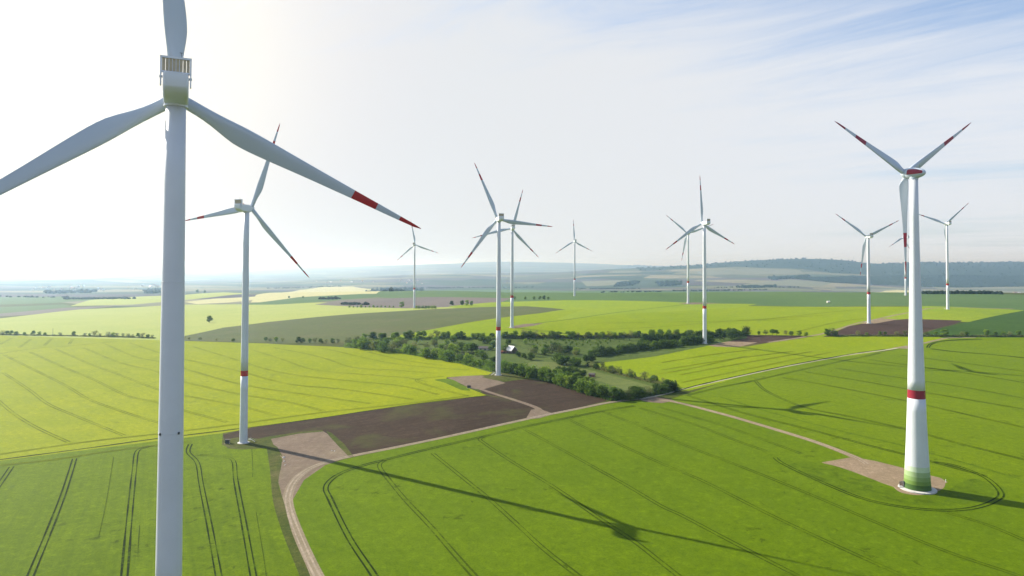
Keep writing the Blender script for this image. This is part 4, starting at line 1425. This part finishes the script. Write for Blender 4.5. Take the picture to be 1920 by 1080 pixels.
def hedge(pts, hpx, wid, m, label, dens=5.0, leaf=0.42):
    P = np.array(pts, float)
    xy = resample(smooth_line(G(P)[:, :2], 6), 1.5)
    n = int(len(xy) * 1.5 * dens * 6)
    k = rng.integers(0, len(xy), n)
    base = xy[k] + rng.normal(0, wid / 3.2, (n, 2))
    hm = hpx * xy[k, 1] / F
    lump = 0.72 + 0.28 * np.sin(k * 0.55 + 0.8 * np.sin(k * 0.17)) * np.sin(k * 0.23 + 1)
    off = np.abs(base - xy[k]).sum(1) / wid
    top = hm * lump * np.clip(1.1 - off * 0.8, 0.3, 1)
    zz_ = top * np.sqrt(rng.uniform(0.02, 1, n))
    gz = height(base[:, 0], base[:, 1])
    V, Fc = [], []
    for i in range(n):
        c = np.array([base[i, 0], base[i, 1], gz[i] + zz_[i]])
        nr = rng.normal(0, 1, 3)
        nr /= np.linalg.norm(nr)
        t = np.cross(nr, rng.normal(0, 1, 3))
        t /= np.linalg.norm(t) + 1e-9
        b = np.cross(nr, t)
        s_ = leaf * rng.uniform(0.6, 1.4)
        q = len(V)
        V += [tuple(c - t * s_ - b * s_ * .6), tuple(c + t * s_ * .9 - b * s_ * .7), tuple(c + t * s_ + b * s_ * .6), tuple(c - t * s_ * .8 + b * s_ * .75)]
        Fc.append((q, q + 1, q + 2, q + 3))
    o = mesh_obj('hedge', V, Fc, M[m])
    tag(o, label, 'hedge', 'hedges round the meadow')


hedge([(650, 650), (700, 655), (760, 663), (820, 673), (860, 680), (900, 688), (926, 696)], 9, 6, 'leaf_mid', 'long loose hedge between the left barley field and the orchard meadow')
hedge([(946, 698), (975, 703), (1005, 709), (1042, 719), (1070, 728), (1100, 738), (1150, 751)], 9, 5, 'leaf_mid', 'tall thick hedge along the back of the ploughed field')
hedge([(1150, 748), (1175, 749), (1200, 745), (1235, 738), (1270, 730)], 8, 5, 'leaf_dark', 'dark hedge along the road before the junction', 6)
hedge([(1100, 686), (1140, 697), (1180, 707), (1262, 726)], 6, 4, 'leaf_grey', 'low brownish hedge between pale meadow and barley')
hedge([(660, 640), (700, 638), (760, 636), (850, 635), (925, 636)], 5, 6, 'leaf_mid', 'thin back hedge to the left of the central tower', 4, .5)
hedge([(942, 634), (1000, 633), (1060, 633.5), (1110, 633.5), (1180, 633), (1240, 632.5), (1300, 630)], 7.5, 7, 'leaf_grey', 'long grey green back hedge before the bright barley', 5, .55)
hedge([(1205, 641), (1250, 637), (1300, 634), (1345, 630), (1395, 627)], 9, 9, 'leaf_dark', 'undergrowth of the upper band of the dark wood', 8, .55)
hedge([(1120, 668), (1160, 662), (1200, 656), (1250, 651), (1305, 644), (1335, 641)], 10, 9, 'leaf_dark', 'undergrowth of the lower band of the dark wood', 8, .5)
hedge([(0, 628), (60, 629), (140, 630.5), (220, 632), (290, 634.5)], 3, 3, 'leaf_grey', 'very low hedge line behind the left barley field', 3, .5)
hedge([(1552, 630), (1700, 630), (1800, 631), (1925, 631)], 3.5, 4, 'leaf_grey', 'very low hedge line along the lane by the brown field', 3, .5)


# far woods and hedges, past counting
def far_wood(name, polys, n, size, label, hfac=0.9, m='leaf_far'):
    bm_v, bm_f = [], []
    ico = bmesh.new()
    bmesh.ops.create_icosphere(ico, subdivisions=1, radius=1.0)
    iv = np.array([v.co[:] for v in ico.verts])
    iff = [[v.index for v in f.verts] for f in ico.faces]
    ico.free()
    for pts, share in polys:
        g = G(pts)[:, :2]
        lo, hi = g.min(0), g.max(0)
        k = 0
        cand = rng.uniform(lo, hi, (n * 30, 2))
        q = np.roll(g, -1, 0)
        ins = np.zeros(len(cand), bool)
        for (x1, y1), (x2, y2) in zip(g, q):
            if y1 == y2:
                continue
            cr = (y1 > cand[:, 1]) != (y2 > cand[:, 1])
            ins ^= cr & (cand[:, 0] < (x2 - x1) * (cand[:, 1] - y1) / (y2 - y1) + x1)
        cand = cand[ins][:int(n * share)]
        hz = height(cand[:, 0], cand[:, 1])
        for (x, y), z in zip(cand, hz):
            s = size * rng.uniform(0.6, 1.3) * max(1.0, y / 5200)
            k = len(bm_v)
            vv = iv * (1 + rng.normal(0, 0.16, (len(iv), 1))) * np.array([s, s, s * hfac]) + np.array([x, y, z + s * hfac * 0.45])
            bm_v += vv.tolist()
            bm_f += [[i + k for i in f] for f in iff]
    o = mesh_obj(name, bm_v, bm_f, M[m], smooth=False)
    tag(o, label, 'woodland', kind='stuff')
    return o


far_wood('far_woodland', [(FOREST[0], 1.0), (FOREST[1], 0.8)], 22000, 6.5, 'continuous forest covering the long ridge on the horizon')
far_wood('far_woodland', [([(1160, 531), (1200, 528), (1190, 535), (1150, 538)], 0.1), ([(1230, 530), (1280, 527), (1275, 535), (1235, 537)], 0.1),
                          ([(1380, 538), (1460, 536), (1450, 539), (1390, 541)], .08), ([(1440, 521), (1520, 518), (1510, 522), (1450, 525)], 0.15), ([(680, 545), (740, 541), (800, 543), (735, 547)], .1),
                          ([(80, 548), (180, 546), (175, 549), (90, 551)], .05), ([(270, 545), (300, 543), (298, 550), (272, 551)], .06)],
         1500, 11, 'scattered copses on the slopes of the far valley')
far_wood('far_hedgerow', [([(a, v - 0.6), (b, v - 0.7 + s_), (b, v + 0.5 + s_), (a, v + 0.5)], w_) for a, b, v, s_, w_ in [
    (1080, 1200, 541.5, 0.5, .5), (1122, 1240, 548.5, -1.5, .25), (1260, 1440, 545.5, -2, .55), (1730, 1880, 551, .5, .6), (1340, 1500, 540, -1, .3), (700, 860, 540.5, -1, .5), (760, 1000, 538.5, 0, .4),
    (1040, 1200, 556, -1, 0), (120, 258, 561, -1, .5), (-50, 130, 556, 2, .2), (600, 640, 561, 0, .1), (500, 640, 541, -4, .3), (640, 700, 571, 0.5, .12)]],
         220, 5.5, 'broken hedgerows crossing the far plain', 0.8)


# ------------------------------------------------------------------ buildings and small things
def gable(root_name, p, rz, L, Wd, H, RH, wall, roof, label, cat, group=None, over=0.5):
    o = empty(root_name, p, rz)
    tag(o, label, cat, group)
    w_ = MB()
    hw, hl = Wd / 2, L / 2
    v = [(-hl, -hw, -0.8), (hl, -hw, -0.8), (hl, hw, -0.8), (-hl, hw, -0.8), (-hl, -hw, H), (hl, -hw, H), (hl, hw, H), (-hl, hw, H), (-hl, 0, H + RH), (hl, 0, H + RH)]
    w_.add(v, [(0, 1, 5, 4), (2, 3, 7, 6), (1, 2, 6, 9, 5), (3, 0, 4, 8, 7)])
    w_.build('wall', wall, o)
    r = MB()
    t = 0.25
    sl = math.atan2(RH, hw)
    for sg in (-1, 1):
        e = hw + over
        zt, zb = H + RH + 0.02, H - over * math.tan(sl) + 0.02
        a = [(-hl - over, 0, zt), (hl + over, 0, zt), (hl + over, sg * e, zb), (-hl - over, sg * e, zb)]
        b = [(x, y, z + t) for x, y, z in a]
        r.add(a + b, [(0, 1, 2, 3), (7, 6, 5, 4), (0, 4, 5, 1), (1, 5, 6, 2), (2, 6, 7, 3), (3, 7, 4, 0)])
    r.build('roof', roof, o)
    return o


def open_face(o, x, y, z, dx, dz, m, name, off=0.06):
    b = MB().box((x, y, z), (dx, 0.12, dz))
    return b.build(name, m, o)


pb = gp(957, 661)
barn = gable('barn', pb, R(-48), 13, 9, 3.0, 4.4, M['wall_wood'], M['roof_white'], 'small barn with a bright pale pitched roof beside the central tower', 'barn')
open_face(barn, -1.5, -4.53, 1.2, 2.6, 2.4, M['dark'], 'door')
open_face(barn, 3, -4.53, 1.6, 1.2, 0.9, M['dark'], 'window')
pa = gp(944, 662)
sh = gable('shed', pa, R(20), 7, 3.5, 2.0, 0.7, M['wall_red'], M['roof_red'], 'low rust red lean-to at the left end of the pale roofed barn', 'shed')
open_face(sh, 0, -1.78, 0.9, 1.4, 1.8, M['dark'], 'door')
ps = gp(903, 656)
sh2 = gable('shed', ps, R(-14), 17, 6.5, 2.2, 1.9, M['wall_pale'], M['roof_dark'], 'long low shed with a dark roof among the orchard trees', 'shed')
for k in range(3):
    open_face(sh2, -5 + k * 5, -3.28, 1.0, 2.0, 1.8, M['dark'], 'door')
ps = gp(1110, 706)
sh3 = gable('hut', ps, R(-25), 5.0, 3.4, 2.1, 0.9, M['wall_red'], M['roof_dark'], 'small rust red hut out in the pale mown meadow', 'hut')
open_face(sh3, -0.6, -1.73, 0.95, 1.0, 1.9, M['dark'], 'door')
ps = gp(1553, 567.5)
sh4 = gable('hut', ps, R(10), 5, 4, 2.4, 1.0, M['wall_pale'], M['roof_white'], 'tiny white building alone in the blue green cereal', 'hut')
open_face(sh4, 0, -2.03, 1.0, 1.2, 1.8, M['dark'], 'door')


def kiosk(u, v, rz, label):
    p = gp(u, v)
    o = empty('transformer_box', p, rz)
    tag(o, label, 'transformer box')
    MB().box((0, 0, 0.9), (2.4, 1.8, 2.3)).build('housing', M['wall_wood'], o)
    MB().box((0, 0, 2.15), (2.7, 2.1, 0.2), taper=0.92).build('roof', M['roof_dark'], o)
    MB().box((-0.55, -0.92, 1.0), (0.95, 0.08, 1.7)).build('door', M['dark'], o)
    MB().box((0.55, -0.92, 1.0), (0.95, 0.08, 1.7)).build('door', M['dark'], o)
    MB().box((0, 0, -0.15), (3.0, 2.4, 0.3)).build('plinth', M['concrete'], o)


kiosk(426.5, 831, R(10), 'squat brown transformer box on the grass left of the shadow casting tower')
kiosk(879.5, 727.5, R(-20), 'squat brown transformer box on the front corner of the pink gravel pad')
kiosk(1692, 912, R(40), 'transformer box tucked behind the foot of the green ringed tower')
# marker post and stones
p = gp(1773, 904)
o = empty('marker_post', p)
tag(o, 'short white marker post at the corner of the tan pad', 'post')
MB().tube((0, 0, -0.3), (0, 0, 1.3), 0.16, 0.14, 10).build('post', M['white'], o)
MB().tube((0, 0, 1.3), (0, 0, 1.5), 0.18, 0.05, 10).build('cap', M['white'], o)
for i, (u, v, s, lb) in enumerate([(532, 858, 0.7, 'largest white boulder at the top of the line beside the pad entrance'), (533, 865, 0.5, 'white boulder second from the top beside the pad entrance'),
                                   (534.5, 872, 0.4, 'smallest white boulder beside the pad entrance'), (622, 845, 0.45, 'left pale stone lying on the big gravel pad'), (627, 846, 0.4, 'right pale stone lying on the big gravel pad')]):
    p = gp(u, v)
    bm = bmesh.new()
    bmesh.ops.create_icosphere(bm, subdivisions=2, radius=s)
    for vv in bm.verts:
        vv.co *= 1 + random.uniform(-0.2, 0.2)
        vv.co.z *= 0.6
    me = bpy.data.meshes.new('boulder')
    bm.to_mesh(me)
    bm.free()
    me.materials.append(M['concrete'])
    o = bpy.data.objects.new('boulder', me)
    o.location = p + Vector((0, 0, s * 0.2))
    COL.objects.link(o)
    tag(o, lb, 'boulder', 'pale stones by the gravel pad')
# a mast behind the left hedge
p = gp(99, 630)
o = empty('utility_mast', p)
tag(o, 'thin dark mast rising behind the left hedge line', 'mast')
MB().tube((0, 0, -0.5), (0, 0, 11), 0.28, 0.15, 8).build('pole', M['dark'], o)
MB().box((0, 0, 10.4), (2.0, 0.15, 0.15)).build('crossarm', M['dark'], o)
# far farms and the town in the plain
vill = [(rng.uniform(60, 300), rng.uniform(536, 545)) for _ in range(26)] + [(rng.uniform(745, 800), rng.uniform(526, 533)) for _ in range(8)] + [(rng.uniform(1893, 1925), rng.uniform(549.5, 551)) for _ in range(6)] + [(rng.uniform(590, 700), rng.uniform(527, 532)) for _ in range(8)]
for i, (u, v) in enumerate(vill):
    p = gp(u, v)
    if u > 1800:
        p = Vector(at_depth(u, 547, 5200))
        p.z = drop(p.x, p.y)
    s = random.uniform(0.8, 1.7)
    where = 'town in the hazy plain' if u < 320 else 'village on the far slope' if u < 820 else 'hamlet beyond the right hand plateau'
    gable('house', p, random.uniform(0, 3.1), 16 * s, 10 * s, 6 * s, 4 * s, M['wall_pale'], M['roof_red'] if random.random() < 0.5 else M['roof_white'],
          'tiny pale house in the %s' % where, 'house', 'houses of the ' + where)
print('TREES', NT_[0], sum(1 for o in bpy.data.objects if o.parent is None and o.name.split('.')[0] == 'tree'))

# ------------------------------------------------------------------ air
lo = -420.0
hx = 70000
hz_ = MB().box((0, 30000 - 3500, (330 + lo) / 2), (2 * hx, 67000 + 4000, 330 - lo))
hm = bpy.data.materials.new('haze air')
hm.use_nodes = True
ht = NT(hm.node_tree)
for n in list(ht.n):
    ht.n.remove(n)
pv = ht.node('ShaderNodeVolumePrincipled')
pv.inputs['Color'].default_value = (0.46, 0.69, 1.0, 1)
pv.inputs['Absorption Color'].default_value = (1, 1, 1, 1)
pv.inputs['Density'].default_value = 0.76e-4
pv.inputs['Anisotropy'].default_value = 0.70
ou = ht.node('ShaderNodeOutputMaterial')
ht.l.new(pv.outputs[0], ou.inputs['Volume'])
hm.cycles.homogeneous_volume = True if hasattr(hm.cycles, 'homogeneous_volume') else True
ho = hz_.build('haze', hm)
ho['kind'] = 'stuff'
